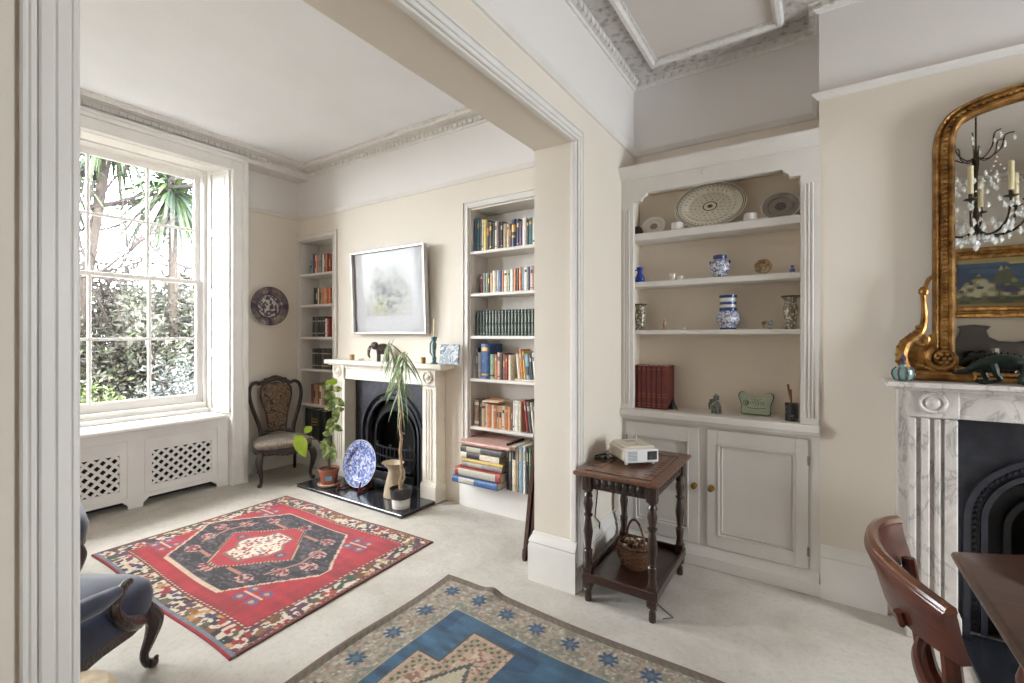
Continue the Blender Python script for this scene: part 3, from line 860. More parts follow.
def door(x0, x1, z0, z1, hinge, kx):
    d = MB(); yf = 3.093
    d.box(x0, 3.106, z0, x1, 3.1165, z1)
    st = .062
    d.rbox(x0, yf, z0, x0+st, 3.105, z1, .002); d.rbox(x1-st, yf, z0, x1, 3.105, z1, .002)
    d.rbox(x0+st, yf, z1-.085, x1-st, 3.105, z1, .002); d.rbox(x0+st, yf, z0, x1-st, 3.105, z0+.075, .002)
    a0, a1, c0, c1 = x0+st, x1-st, z0+.075, z1-.085
    for o, w_, pr in ((0, .010, .004), (.020, .008, -.006)):      # applied bolection
        y_ = yf-pr+.0; 
        d.rbox(a0+o, yf-pr, c0+o, a0+o+w_, 3.105, c1-o, .002); d.rbox(a1-o-w_, yf-pr, c0+o, a1-o, 3.105, c1-o, .002)
        d.rbox(a0+o, yf-pr, c0+o, a1-o, 3.105, c0+o+w_, .002); d.rbox(a0+o, yf-pr, c1-o-w_, a1-o, 3.105, c1-o, .002)
    D = obj('door', d, M['joinery'], C, world=True)
    k = MB(); Tm = Matrix.Translation((kx, yf, .50)) @ Matrix.Rotation(PI/2, 4, 'X')
    k.lathe([(.018,0),(.018,.003),(.007,.006),(.006,.016),(.013,.022),(.0175,.030),(.0165,.038),(.008,.043),(1e-4,.044)], n=16, M=Tm)
    obj('knob', k, M['brass'], D, world=True, label='round brass knob')
    for z in (z0+.10, z1-.12):
        hg = MB(); hg.tube([(hinge, yf-.002, z-.025), (hinge, yf-.002, z+.025)], .006, 8)
        obj('hinge', hg, M['steel'], D, world=True)
door(-.580, -.044, .134, .863, -.046, -.553)
door(-1.098, -.627, .134, .863, -1.096, -.653)
# ------------------------------------------------------------------ books
BK = {
 'navy':(34,48,92),'blue':(46,92,158),'light blue':(120,160,190),'teal':(40,110,120),'dark green':(34,52,42),'green':(84,124,84),'pale green':(140,166,130),
 'yellow':(206,170,62),'orange':(206,112,56),'pale orange':(214,150,100),'red':(168,44,40),'dark red':(104,34,34),'maroon':(84,40,48),'purple':(104,70,104),
 'black':(34,32,34),'dark brown':(62,44,36),'brown':(118,80,56),'tan':(176,142,104),'cream':(218,206,180),'white':(226,222,214),'grey':(140,138,136),'dark grey':(78,76,78),'pink':(206,160,148)}
BM = {}
for _k, _v in BK.items():
    _g = sum(_v)/3; BK[_k] = tuple(_g+(q-_g)*.78 for q in _v)
def cover(c):
    if c not in BM:
        t = NT(c.replace(' ', '_')+'_book_cover'); v = t.coord(scale=(1,1,1)); b = lin(BK[c])
        f = t.noise(v, 38, 3, .6)
        lo = tuple(x*.8 for x in b); hi = tuple(min(1, x*1.12+.01) for x in b)
        acc = tuple(min(1, x*1.5+.12) for x in b) if sum(b) < .9 else tuple(x*.45 for x in b)
        t.l(t.ramp(f, [(.3, lo), (.56, hi), (.64, hi), (.66, acc)]), t.b.inputs['Base Color'])
        t.b.inputs['Roughness'].default_value = .5; t.b.inputs['Coat Weight'].default_value = .15
        BM[c] = t.mat
    return BM[c]
BAND = simple('pale_spine_band', (180,178,164), .5, var=.1, scale=120)
SETB = simple('sage_spine_panel', (138,146,130), .5, var=.25, scale=160)
GILT = simple('gilt_tooling', (196,150,84), .4, metal=.5, var=.05)
DBAND = simple('dark_spine_print', (54,50,52), .5, var=.05)
def book_mb(t, h, d, bands=(), inset=.0016):
    """upright book, spine at y=0 facing -y, x 0..t, depth to +y; materials: cover, pages, band"""
    m = MB(); c = min(.0028, t*.18)
    def arc(k, e, g_=0): return [(g_, .004)]+[(t/2-(t/2-g_)*math.cos(PI*i/6), .004-(.004+t*.13)*math.sin(PI*i/6)-e) for i in range(7)]+[(t-g_, .004)]
    m.prism(arc(1, 0), 0, h, 'z')                             # rounded spine
    m.box(0, .003, 0, c, d, h); m.box(t-c, .003, 0, t, d, h)   # boards
    m.box(c, .003, .003, t-c, d-.004, h-.003, 1)              # pages
    for (z0, z1) in bands: m.prism(arc(1, .0006, inset), h*z0, h*z1, 'z', 2)
    return m
ORD = ['first','second','third','fourth','fifth','sixth','seventh','eighth','ninth','tenth','eleventh','twelfth','thirteenth','fourteenth','fifteenth','sixteenth','seventeenth','eighteenth','nineteenth','twentieth','twenty-first','twenty-second','twenty-third','twenty-fourth','twenty-fifth']
RB = random.Random(3)
def shelf_row(x, y, z, items, where, group, lean=None):
    """items: (thickness, height, colour[, bands]) from left to right; upright, spine to the room"""
    for i, it in enumerate(items):
        if -2.6 < x and x > -1.70: break
        t, h, c = it[:3]; bands = it[3] if len(it) > 3 else RB.choice([(), (), ((.76,.86),), ((.12,.18),), ((.70,.85),(.1,.14)), ((.5,.74),)])
        bm = DBAND if sum(BK[c]) > 420 else RB.choice([BAND, GILT])
        o = obj('book', book_mb(t, h, min(.19, h*.68), bands), [cover(c), M['paper'], bm])
        a = (lean[i] if lean else 0)
        o.location = (x + (h*math.sin(a) if a > 0 else 0)*0, y + RB.uniform(0, .006), z)
        if a:
            o.rotation_euler = (0, -a, 0)
        o['label'] = '%s book, %s from the left %s' % (c, ORD[i], where); o['category'] = 'book'; o['group'] = group
        x += t/math.cos(a or 0) + .0012
    return x
# near bookcase: five shelves
NX = -2.455
R1 = [(.034,.290,'navy'),(.020,.285,'teal'),(.026,.275,'dark green'),(.020,.270,'cream'),(.034,.262,'yellow'),(.022,.255,'black'),(.030,.235,'dark brown'),(.024,.225,'dark green'),(.024,.232,'cream'),(.030,.228,'maroon'),(.026,.225,'black'),(.036,.205,'tan'),(.020,.200,'cream'),(.022,.196,'brown'),(.044,.228,'navy',((.55,.8),(.35,.42))),(.030,.226,'navy'),(.026,.205,'purple'),(.036,.228,'white'),(.024,.21,'dark brown'),(.030,.218,'teal'),(.026,.21,'white'),(.020,.218,'grey'),(.044,.238,'dark red'),(.03,.235,'maroon')]
shelf_row(NX, 3.135, 2.155, R1, 'on the top shelf of the tall bookcase', 'books on the top shelf of the tall bookcase')
R2 = [(.034,.165,'dark red'),(.028,.176,'grey'),(.022,.172,'pale green'),(.022,.168,'dark green'),(.026,.168,'pale orange'),(.038,.186,'cream'),(.016,.176,'white'),(.032,.184,'blue'),(.022,.184,'orange'),(.036,.182,'cream'),(.024,.182,'pale green'),(.030,.186,'white'),(.026,.186,'orange'),(.024,.19,'dark brown'),(.028,.196,'orange'),(.020,.196,'light blue'),(.030,.198,'white'),(.022,.190,'navy'),(.030,.196,'pink'),(.026,.19,'cream')]
shelf_row(-2.405, 3.15, 1.80, R2, 'on the second shelf down of the tall bookcase', 'paperbacks on the second shelf of the tall bookcase')
# green matching set
gb = ((.05,.12),(.16,.42),(.52,.86),(.90,.95))
pr = book_mb(.030, .213, .14, gb, .008)
me = mk('book', pr, [cover('dark green'), M['paper'], SETB]); fix_normals(me)
prd = book_mb(.030, .213, .14, gb[:1])
me2 = mk('book', prd, [cover('dark green'), M['paper'], cover('green')]); fix_normals(me2)
for i in range(23):
    o = bpy.data.objects.new('book', me2 if i < 3 else me); COL.objects.link(o); o.location = (-2.43+i*.0318, 3.145, 1.443)
    o['label'] = (('plain dark green volume, %s from the left in the matching set' if i < 3 else 'green volume with pale spine panels, %s from the left in the matching set') % ORD[i])
    o['category'] = 'book'; o['group'] = 'matching green bound set on the middle shelf'
R4 = [(.03,.20,'grey'),(.022,.255,'dark grey'),(.034,.22,'grey'),(.088,.292,'blue',((.8,.9),(.1,.15))),(.050,.205,'pale green'),(.024,.205,'orange'),(.030,.222,'pink'),(.022,.215,'dark brown'),(.026,.21,'brown'),(.024,.2,'red'),(.026,.205,'cream')]
xe = shelf_row(-2.455, 3.12, 1.084, R4, 'on the fourth shelf down of the tall bookcase', 'books on the fourth shelf of the tall bookcase')
R4b = [(.026,.20,'cream'),(.028,.235,'orange'),(.02,.22,'yellow'),(.038,.2,'light blue'),(.026,.2,'black'),(.022,.21,'white'),(.03,.205,'dark red'),(.026,.2,'red'),(.03,.2,'maroon')]
RB2 = ['leaning cream book below the orange spine','tall orange book leaning','thin yellow book leaning','light blue book leaning','black book leaning','thin white book leaning','dark red book leaning','red book leaning','maroon book leaning']
m = MB().rbox(xe+.03, 3.13, 1.0845, xe+.33, 3.30, 1.099, .002)
solo('book', 'thin cream book lying flat under the leaning books of the fourth shelf', 'book', m, cover('cream'), 'books on the fourth shelf of the tall bookcase')
x = xe+.055
for (t, h, c), lb in zip(R4b, RB2):
    o = obj('book', book_mb(t, h, .14, RB.choice([(), ((.7,.85),), ((.15,.5),)])), [cover(c), M['paper'], BAND if sum(BK[c]) < 420 else DBAND])
    o.location = (x, 3.14, 1.1); o.rotation_euler = (0, -.10, 0); o['label'] = lb+' at the right of the fourth shelf'; o['category'] = 'book'; o['group'] = 'books on the fourth shelf of the tall bookcase'
    x += t+.0025
R5 = [(.060,.225,'brown',((.1,.2),(.8,.9))),(.016,.22,'dark brown'),(.044,.205,'tan'),(.014,.2,'cream'),(.040,.195,'orange'),(.022,.19,'cream'),(.030,.19,'orange'),(.022,.19,'tan'),(.030,.19,'pale orange'),(.026,.19,'cream'),(.028,.19,'orange'),(.026,.188,'pale orange'),(.02,.188,'brown'),(.020,.24,'white'),(.032,.245,'white'),(.024,.24,'cream')]
xe = shelf_row(-2.44, 3.12, .680, R5, 'on the lowest shelf of the tall bookcase', 'books on the lowest shelf of the tall bookcase')
for k, (c, t) in enumerate((('cream', .012), ('pale orange', .010))):
    m = book_mb(t, .17, .12); m.v = [(-2.36+p[2]+k*.03, 3.13+p[1], .888+p[0]+k*.013) for p in m.v]
    solo('book', ('cream','pale orange')[k]+' paperback lying flat on top of the orange paperbacks', 'book', m, [cover(c), M['paper'], BAND], 'books on the lowest shelf of the tall bookcase')
x = xe+.05; nl = 0
for (t, h, c) in [(.022,.25,'red'),(.03,.245,'dark grey'),(.022,.24,'cream'),(.026,.25,'black'),(.02,.255,'navy'),(.03,.26,'dark brown'),(.026,.27,'white'),(.02,.265,'orange'),(.026,.27,'pink'),(.03,.27,'black'),(.026,.27,'brown'),(.03,.265,'grey')]:
    if x > -1.66: break
    o = obj('book', book_mb(t, h, .16, ((.7,.85),)), [cover(c), M['paper'], BAND])
    o.location = (x, 3.12, .681); o.rotation_euler = (0, -.12, 0); o['label'] = '%s book leaning on the lowest shelf, %s of the leaning ones' % (c, ORD[nl]); o['category'] = 'book'; o['group'] = 'books on the lowest shelf of the tall bookcase'
    x += t+.003; nl += 1
# big books lying in the bottom compartment, spines out and overhanging
FLAT = [('blue', 'large blue book at the bottom of the flat pile', .055, 2.935, -2.52, -2.07),('red','thick red book second from the bottom of the flat pile', .070, 2.95, -2.50, -2.05),('grey','grey white book in the lower half of the flat pile', .040, 2.99, -2.46, -2.06),('yellow','yellow book in the middle of the flat pile', .026, 2.98, -2.465, -2.05),
        ('cream','thick cream book above the yellow one in the flat pile', .055, 2.98, -2.46, -2.08),('dark grey','dark grey picture book high in the flat pile', .052, 2.97, -2.46, -2.05),('pale orange','thin tan book under the top of the flat pile', .014, 2.98, -2.46, -2.06),('pink','wide pale pink book crowning the flat pile', .024, 2.955, -2.465, -1.97)]
z = .2425
for c, lb, t, yf, xa, xb in FLAT:
    d = 3.30-yf
    m = book_mb(t, xb-xa, d, ((.08,.9),) if c == 'red' else (((.15,.5),) if t > .03 else ()))
    m.v = [(xa+p[2], yf+p[1], z+p[0]) for p in m.v]
    solo('book', lb+' of the tall bookcase', 'book', m, [cover(c), M['paper'], BAND if c != 'cream' else DBAND], 'big books lying flat in the bottom of the tall bookcase')
    z += t+.001
x = -2.035; nl = 0
for (t, h, c) in [(.018,.36,'black'),(.030,.33,'dark grey'),(.040,.35,'cream'),(.018,.34,'tan'),(.036,.355,'light blue'),(.022,.36,'white'),(.022,.35,'black'),(.018,.35,'green'),(.09,.31,'dark grey'),(.05,.26,'navy'),(.05,.3,'brown')]:
    if x + t > -1.60: break
    o = obj('book', book_mb(t, h, .24, ((.7,.9),)), [cover(c), M['paper'], BAND if c != 'cream' else DBAND])
    o.location = (x, 3.01, .2425); o['label'] = 'tall %s book, %s of those standing right of the flat pile' % (c, ORD[nl]); o['category'] = 'book'; o['group'] = 'tall books standing in the bottom of the tall bookcase'
    x += t+.003; nl += 1
# far (corner) bookcase
FX = -4.80
F = [(2.135, [(.03,.10,'teal'),(.024,.23,'light blue'),(.02,.215,'dark green'),(.026,.21,'red'),(.02,.205,'cream'),(.03,.21,'orange'),(.026,.20,'grey'),(.02,.2,'tan'),(.03,.205,'teal'),(.024,.2,'white'),(.026,.205,'brown'),(.03,.20,'orange'),(.024,.205,'dark red'),(.03,.2,'red')], -4.80, 'top'),
     (1.79, [(.034,.185,'black'),(.03,.18,'dark brown'),(.026,.178,'cream'),(.03,.18,'brown'),(.022,.18,'tan'),(.032,.176,'orange'),(.024,.18,'pale orange'),(.03,.176,'orange'),(.026,.18,'red'),(.03,.175,'orange')], -4.72, 'second'),
     (1.43, [(.045,.225,'black'),(.045,.225,'dark grey'),(.045,.225,'black'),(.045,.225,'dark green'),(.045,.225,'black'),(.03,.2,'white'),(.026,.2,'red')], -4.745, 'third'),
     (1.072, [(.042,.225,'dark grey'),(.042,.225,'black'),(.042,.225,'dark green'),(.042,.225,'black'),(.042,.225,'dark grey'),(.042,.225,'black'),(.042,.225,'dark green'),(.042,.225,'black')], -4.755, 'fourth'),
     (.680, [(.05,.22,'brown'),(.03,.215,'tan'),(.04,.215,'orange'),(.03,.21,'brown'),(.035,.21,'cream'),(.04,.21,'tan'),(.04,.2,'brown')], -4.77, 'lowest')]
for z, items, x, nm in F:
    shelf_row(x, 3.13, z, [(t, h, c, ((.15,.2),(.75,.8)) if z in (1.43, 1.072) else (((.3,.7),) if k % 3 == 1 else ())) for k, (t, h, c) in enumerate(items)], 'on the %s shelf of the corner bookcase' % nm, 'books on the %s shelf of the corner bookcase' % nm)
x = -4.86
for i, (t, h, c) in enumerate([(.11,.36,'dark green'),(.13,.355,'dark green'),(.12,.35,'black')]):
    o = obj('book', book_mb(t, h, .2, ((.6,.66),(.7,.74),(.52,.55)) if i == 1 else ()), [cover(c), M['paper'], GILT])
    o.location = (x, 3.12, .2625); o['label'] = ['very thick dark green volume, leftmost in the bottom of the corner bookcase','very thick dark green volume with faint gilt spine in the bottom of the corner bookcase','very thick black volume, rightmost in the bottom of the corner bookcase'][i]; o['category'] = 'book'
    o['group'] = 'large dark volumes in the bottom of the corner bookcase'; x += t+.004
# red leather set on the worktop
LEA = simple('dark_red_leather', (100,34,30), .45, var=.2, scale=30, coat=.15)
bands = ((.05,.054),(.11,.114),(.28,.284),(.345,.35),(.92,.924)); 
m = book_mb(.0335, .29, .21, bands + ((.12,.26),)[:0])
me = mk('book', m, [LEA, M['paper'], GILT]); fix_normals(me)
for i in range(7):
    o = bpy.data.objects.new('book', me); COL.objects.link(o); o.location = (-1.077+i*.0342, 3.145, ZW)
    if i == 6: o['label'] = 'dark red leather volume with its side board showing, rightmost of the set on the worktop'
    else: o['label'] = 'dark red leather volume with gilt tooled spine, %s from the left on the worktop' % ORD[i]
    o['category'] = 'book'; o['group'] = 'red leather bound set on the worktop'
m = MB(); m.lathe([(.03,0),(.028,.01),(.014,.04),(.010,.055),(1e-4,.075)], c=(-.815, 3.21, ZW), n=10)
solo('bookend', 'small black pointed bookend right of the red leather books', 'bookend', m, M['black_plastic'])
# ------------------------------------------------------------------ china and ornaments in the alcove
def colour_mesh(name, P, nu, nv, colfn, mat, parent=None, thick=0, world=False, closed_u=False):
    """surface P(u,v) with an exact colour pattern colfn(U,V arrays)->(n,3) sRGB 0-255"""
    mb = MB(); mb.grid(P, nu, nv)
    U = np.repeat(np.linspace(0,1,nu), nv); V = np.tile(np.linspace(0,1,nv), nu)
    C = colfn(U, V)/255.0
    C = np.where(C <= .04045, C/12.92, ((C+.055)/1.055)**2.4)
    if world and parent is not None:
        I = (Matrix.Translation(parent.location) @ parent.rotation_euler.to_matrix().to_4x4()).inverted()
        mb.v = [tuple(I @ Vector(p)) for p in mb.v]
    me = mk(name, mb, mat, 50)
    a = me.color_attributes.new('pattern', 'FLOAT_COLOR', 'POINT')
    a.data.foreach_set('color', np.concatenate([C, np.ones((len(C),1))], axis=1).astype(np.float32).ravel())
    o = bpy.data.objects.new(name, me); COL.objects.link(o)
    if parent: o.parent = parent
    return o
def hsh(a, b, s=0):
    q = np.sin(a*127.1+b*311.7+s*74.7)*43758.5453
    return q-np.floor(q)
def pal(idx, cols): return np.array(cols, float)[np.clip(idx.astype(int), 0, len(cols)-1)]
def voronoi(X, Y, cell, s=0):
    gx = np.floor(X/cell); gy = np.floor(Y/cell)
    best = np.full(X.shape, 9e9); sec = best.copy(); bi = np.zeros(X.shape)
    for i in (-1,0,1):
        for j in (-1,0,1):
            cx = gx+i; cy_ = gy+j
            px = (cx+.15+.7*hsh(cx,cy_,s))*cell; py = (cy_+.15+.7*hsh(cx,cy_,s+5))*cell
            d = np.hypot(X-px, Y-py); idn = hsh(cx,cy_,s+9)
            nb = d < best
            sec = np.where(nb, best, np.minimum(sec, d)); bi = np.where(nb, idn, bi); best = np.where(nb, d, best)
    return best/cell, sec/cell, bi
def vnoise(X, Y, s=0):
    gx = np.floor(X); gy = np.floor(Y); fx = X-gx; fy = Y-gy; fx = fx*fx*(3-2*fx); fy = fy*fy*(3-2*fy)
    a = hsh(gx,gy,s); b = hsh(gx+1,gy,s); c = hsh(gx,gy+1,s); d = hsh(gx+1,gy+1,s)
    return (a*(1-fx)+b*fx)*(1-fy)+(c*(1-fx)+d*fx)*fy
CHINA = attr_mat('painted_china', .22, coat=.4)
def plate(name, label, cat, c, a, b, depth, colfn, tilt, yaw=0, mat=CHINA, group=None, stand=None, nu=56, nv=96, facing='-y'):
    """oval dish: half axes a,b ; faces -y leaning back by tilt; c = bottom centre"""
    T = thing(name, label, cat, c, yaw, group)
    tl = Matrix.Translation((0,0,0)) @ Matrix.Rotation(-tilt, 4, 'X')
    def prof(u):   # radial profile: rim, well
        if u < .62: return depth*.72
        if u < .72: return depth*(.72-.5*(u-.62)/.1)
        return depth*(.22-.22*(u-.72)/.28)
    def P(u, v):
        th_ = 2*PI*v; x = a*u*math.cos(th_); z = b+b*u*math.sin(th_)
        return tl @ Vector((x, prof(u), z))
    def col(U, V): return colfn(U, V*2*PI)
    o = colour_mesh('plate_face', P, nu, nv, col, mat, T)
    bk = MB()
    def Q(u, v):
        th_ = 2*PI*v; x = a*u*math.cos(th_); z = b+b*u*math.sin(th_)
        return tl @ Vector((x, prof(u)+.005 if u < .99 else prof(u)+.0005, z))
    bk.grid(Q, 16, nv); bk.v = [tuple(p) for p in bk.v]
    bk.tube([tl @ Vector((a*math.cos(2*PI*k/nv)*.998, .002, b+b*.998*math.sin(2*PI*k/nv))) for k in range(nv+1)], .0035, 6)
    obj('plate_back', bk, M['white_glaze'] if mat is CHINA else mat, T)
    return T
def c_big(R, A):
    n = len(R); C = np.tile(np.array([214,208,194.]), (n,1))
    C[(R > .955)] = (96,84,60); C[(R > .90) & (R < .93)] = (120,112,90)
    ring = (np.abs(R-.84) < .035) & (np.sin(A*48) > .3); C[ring] = (150,144,128)
    for rr, k in ((.70,30),(.55,24),(.42,18),(.30,12)):
        m = (np.abs(R-rr) < .028) & (np.cos(A*k+rr*9) > .72); C[m] = (164,156,142)
    C[(R < .205) & (R > .17)] = (66,70,62); C[(R < .09)] = (120,92,74); C[(R < .04)] = (90,50,40)
    C[(np.abs(np.cos(A)) < .012) & (R > .2) & (R < .9)] = (140,132,116)
    return C
plate('oval_platter', 'large oval cream platter with dotted rings and a central roundel on the top shelf', 'platter', (-.590, 3.205, 2.146), .218, .152, .03, c_big, .16)
def c_small(R, A):
    C = np.tile(np.array([206,202,192.]), (len(R),1)); C[(np.abs(R-.78) < .03) & (np.sin(A*26) > .2)] = (168,164,150)
    C[R < .34] = (110,98,80); C[(R < .34) & (np.sin(A*6+R*20) > .2)] = (156,128,96); C[R > .95] = (150,150,146); return C
plate('side_plate', 'small pale plate with a brown centre on the left of the top shelf', 'plate', (-.958, 3.235, 2.146), .078, .066, .012, c_small, .22)
def c_grey(R, A):
    C = np.tile(np.array([132,124,114.]), (len(R),1)); C[R > .95] = (160,154,146); C[(np.abs(R-.66) < .012)] = (116,108,100)
    C[R < .30] = (58,48,44); C[(R < .30) & (np.sin(A*5+R*26) > .1)] = (104,84,74); return C
plate('side_plate', 'greyish plate with a dark medallion on the right of the top shelf', 'plate', (-.190, 3.225, 2.146), .102, .088, .014, c_grey, .2)
LW = lambda p, c: p
def lathe_thing(name, label, cat, x, y, z, prof, mat, n=28, group=None, extra=None, sx=1, sy=1):
    m = MB(); m.lathe(prof, c=(x,y,z), n=n, sx=sx, sy=sy)
    if extra: extra(m)
    return solo(name, label, cat, m, mat, group)
for x, s in ((-.780, 'left'), (-.345, 'right')):
    z = 2.1435
    lathe_thing('ceramic_pot', 'small plain white pot on the top shelf, %s of the oval platter' % s, 'pot', x, 3.18, z, [(.036,0),(.040,.006),(.038,.046),(.034,.050),(.034,.046),(1e-4,.044)], M['white_glaze'])
m = MB().rbox(-.33, 3.15, 2.1435, -.245, 3.20, 2.153, .003)
solo('trinket_dish', 'low white dish beside the right white pot on the top shelf', 'dish', m, M['white_glaze'])
m = MB().rbox(-1.081, 3.20, 2.1435, -1.045, 3.30, 2.21, .003)
solo('wooden_box', 'small brown box at the far left end of the top shelf', 'box', m, M['dark_oak'])
BW = spots('blue_and_white_glaze', (214,216,220), [(64,84,140),(40,58,116),(206,210,216),(48,64,120)], 80, .2, .5)
BB = simple('cobalt_band_glaze', (38,62,116), .2, var=.15, scale=40, coat=.5)
COB = simple('cobalt_glass', (26,54,150), .12, var=.2, scale=20, coat=.6)
def jug(m, x, y, z, s=1):
    m.lathe([(.026*s,0),(.034*s,.012*s),(.035*s,.03*s),(.022*s,.055*s),(.016*s,.07*s),(.020*s,.095*s),(.026*s,.105*s),(.022*s,.104*s),(.013*s,.08*s),(1e-4,.06*s)], c=(x,y,z), n=20)
    m.tube([(x-.018*s,y,z+.09*s),(x-.05*s,y,z+.085*s),(x-.055*s,y,z+.05*s),(x-.032*s,y,z+.028*s)], .005*s, 6)
m = MB(); jug(m, -1.035, 3.19, 1.8135)
solo('glass_jug', 'tiny cobalt blue jug at the left end of the second shelf', 'jug', m, COB)
m = MB(); m.lathe([(.018,0),(.022,.03),(.018,.03),(1e-4,.006)], c=(-.812,3.19,1.8135), n=16); m.rbox(-.866,3.165,1.8135,-.835,3.21,1.818,.001); m.rbox(-.834,3.18,1.8135,-.796,3.21,1.86,.004); 
m.lathe([(.016,0),(.02,.028),(.016,.028),(1e-4,.006)], c=(-.764,3.19,1.8135), n=16)
m.tube([(-.744,3.19,1.838),(-.733,3.19,1.83),(-.744,3.19,1.82)], .003, 6)
solo('miniature_tea_set', 'cluster of miniature white cups and jug on the second shelf', 'tea set', m, M['white_glaze'])
def ginger(x, y, z, s, label):
    T = thing('ginger_jar', label, 'vase', (x, y, z))
    m = MB(); m.lathe([(.036*s,0),(.040*s,.004),(.056*s,.045*s),(.060*s,.075*s),(.052*s,.100*s),(.034*s,.112*s),(.034*s,.118*s)], n=32)
    obj('body', m, BW, T)
    r = MB(); r.lathe([(.034*s,.117*s),(.040*s,.121*s),(.041*s,.139*s),(.038*s,.143*s),(.031*s,.142*s),(.030*s,.118*s)], n=32, caps=False)
    obj('rim', r, BB, T)
    for q in (-1, 1):
        e = MB(); e.ball((q*.056*s, 0, .098*s), (.008*s,.006*s,.012*s), 8); obj('ear', e, BB, T)
ginger(-.522, 3.20, 1.8135, 1.0, 'round blue and white ginger jar in the middle of the second shelf')
PAINTED = spots('painted_gilt_china', (206,186,150), [(150,84,50),(212,196,164),(96,70,50),(120,130,90)], 46, .25, .42)
T = thing('painted_bowl', 'small painted gilt bowl tipped on its side on the second shelf', 'bowl', (-.277, 3.20, 1.8135))
m = MB(); m.lathe([(1e-4,0),(.03,.002),(.044,.016),(.048,.034),(.043,.034),(.03,.012),(1e-4,.008)], n=24, M=Matrix.Translation((0,.012,.043)) @ Matrix.Rotation(1.35,4,'X') @ Matrix.Rotation(.25,4,'Z'))
m.box(-.03, -.01, 0, .03, .0, .0015)
obj('bowl', m, PAINTED, T)
lathe_thing('scent_bottle', 'tiny dark blue stoppered bottle at the right end of the second shelf', 'bottle', -.126, 3.19, 1.8135, [(.010,0),(.015,.005),(.015,.024),(.006,.028),(.005,.034),(.009,.038),(.009,.046),(1e-4,.050)], COB, 16)
# third shelf
FAM = spots('famille_verte_glaze', (196,192,172), [(104,110,86),(132,92,76),(72,88,74),(206,200,180)], 44, .22, .44)
DKG = simple('dark_brown_rim', (64,50,40), .3, var=.1)
def trumpet(x, y, z, s, label):
    T = thing('trumpet_vase', label, 'vase', (x, y, z))
    m = MB(); m.lathe([(.030*s,0),(.034*s,.008*s),(.028*s,.02*s),(.030*s,.05*s),(.036*s,.09*s),(.036*s,.12*s),(.030*s,.145*s),(.032*s,.165*s),(.046*s,.18*s),(.043*s,.18*s),(.028*s,.165*s),(1e-4,.15*s)], n=28)
    obj('body', m, FAM, T)
    r = MB(); r.lathe([(.044*s,.176*s),(.048*s,.180*s),(.048*s,.186*s),(.042*s,.186*s),(.042*s,.176*s)], n=28, caps=False); obj('rim', r, DKG, T)
trumpet(-1.035, 3.20, 1.4845, .98, 'flared green and brown painted vase at the left end of the third shelf')
trumpet(-.136, 3.19, 1.4845, 1.06, 'flared green and brown painted vase at the right end of the third shelf')
T = thing('baluster_vase', 'large blue and white banded vase in the middle of the third shelf', 'vase', (-.474, 3.20, 1.4845))
m = MB(); m.lathe([(.046,0),(.048,.004),(.045,.018),(.052,.030),(.070,.052),(.073,.072),(.066,.098),(.054,.112),(.050,.118)], n=36); obj('body', m, BW, T)
m = MB(); m.lathe([(.051,.117),(.052,.122),(.050,.136),(.047,.138)], n=36, caps=False); m.lathe([(.047,.156),(.0485,.158),(.0485,.172),(.047,.174)], n=36, caps=False); m.lathe([(.047,.198),(.052,.203),(.053,.214),(.047,.216),(.043,.215)], n=36, caps=False); m.lathe([(.0465,.0),(.049,.002),(.0465,.012),(.044,.013)], n=36, caps=False)
obj('painted_band', m, BB, T)
m = MB(); m.lathe([(.047,.136),(.046,.16),(.046,.198),(.047,.202),(.040,.205),(.040,.14)], n=36, caps=False); obj('neck', m, M['white_glaze'], T)
FIG = spots('painted_figurine', (206,190,170), [(150,90,70),(90,96,100),(220,214,204)], 90, .35, .45)
m = MB(); m.lathe([(.012,0),(.013,.006),(.008,.012),(.012,.03),(.008,.045),(.010,.05)], c=(-.868,3.20,1.4845), n=12); m.ball((-.868,3.20,1.4845+.060), .011, 10)
solo('figurine', 'tiny painted standing figurine on the third shelf left of the blue vase', 'figurine', m, FIG)
m = MB(); m.ball((-.745,3.2,1.4925), (.012,.01,.008), 10); m.ball((-.733,3.2,1.500), .006, 8); m.ball((-.756,3.2,1.4905), (.008,.004,.006), 8)
solo('figurine', 'tiny white porcelain bird on the third shelf', 'figurine', m, M['white_glaze'])
T = thing('goblet_pair', 'pair of tiny blue rimmed egg cups on the third shelf beside the right flared vase', 'egg cups', (-.262, 3.20, 1.4845))
for dx in (-.014, .020):
    m = MB(); m.lathe([(.010,0),(.011,.003),(.004,.007),(.004,.025),(.013,.036),(.015,.052),(.012,.052),(1e-4,.036)], c=(dx,0,0), n=14); obj('cup', m, BW if dx > 0 else FIG, T)
# worktop objects
CEL = simple('celadon_glaze', (158,172,150), .3, var=.12, scale=18, coat=.4); CELD = simple('dark_celadon_edge', (74,76,58), .35, var=.15, scale=30)
PRT = simple('sage_plaque_glaze', (166,180,158), .28, var=.08, scale=24, coat=.4)
T = thing('cat_head_plaque', 'pale green ceramic plaque with two rounded ears and dark swirled writing on the worktop', 'plaque', (-.322, 3.235, ZW), 0)
def cat_outline(k=1.0):
    pts = []
    def arc(cx, cz, r, a0, a1, n=10):
        for i in range(n+1):
            a = a0+(a1-a0)*i/n; pts.append((cx+r*math.cos(a), cz+r*math.sin(a)))
    arc(-.070,.016,.014, PI, PI*1.5, 4); arc(.070,.016,.014, PI*1.5, PI*2, 4)
    pts.append((.082,.060)); 
    arc(.074,.118,.026, -.3, PI*.72, 10)
    pts.append((.035,.116)); pts.append((0,.112)); pts.append((-.035,.116))
    arc(-.074,.118,.026, PI*.28, PI+.3, 10)
    pts.append((-.082,.060))
    return [(x*k, .002+z*k) for x, z in pts]
tl = Matrix.Rotation(-.18, 4, 'X')
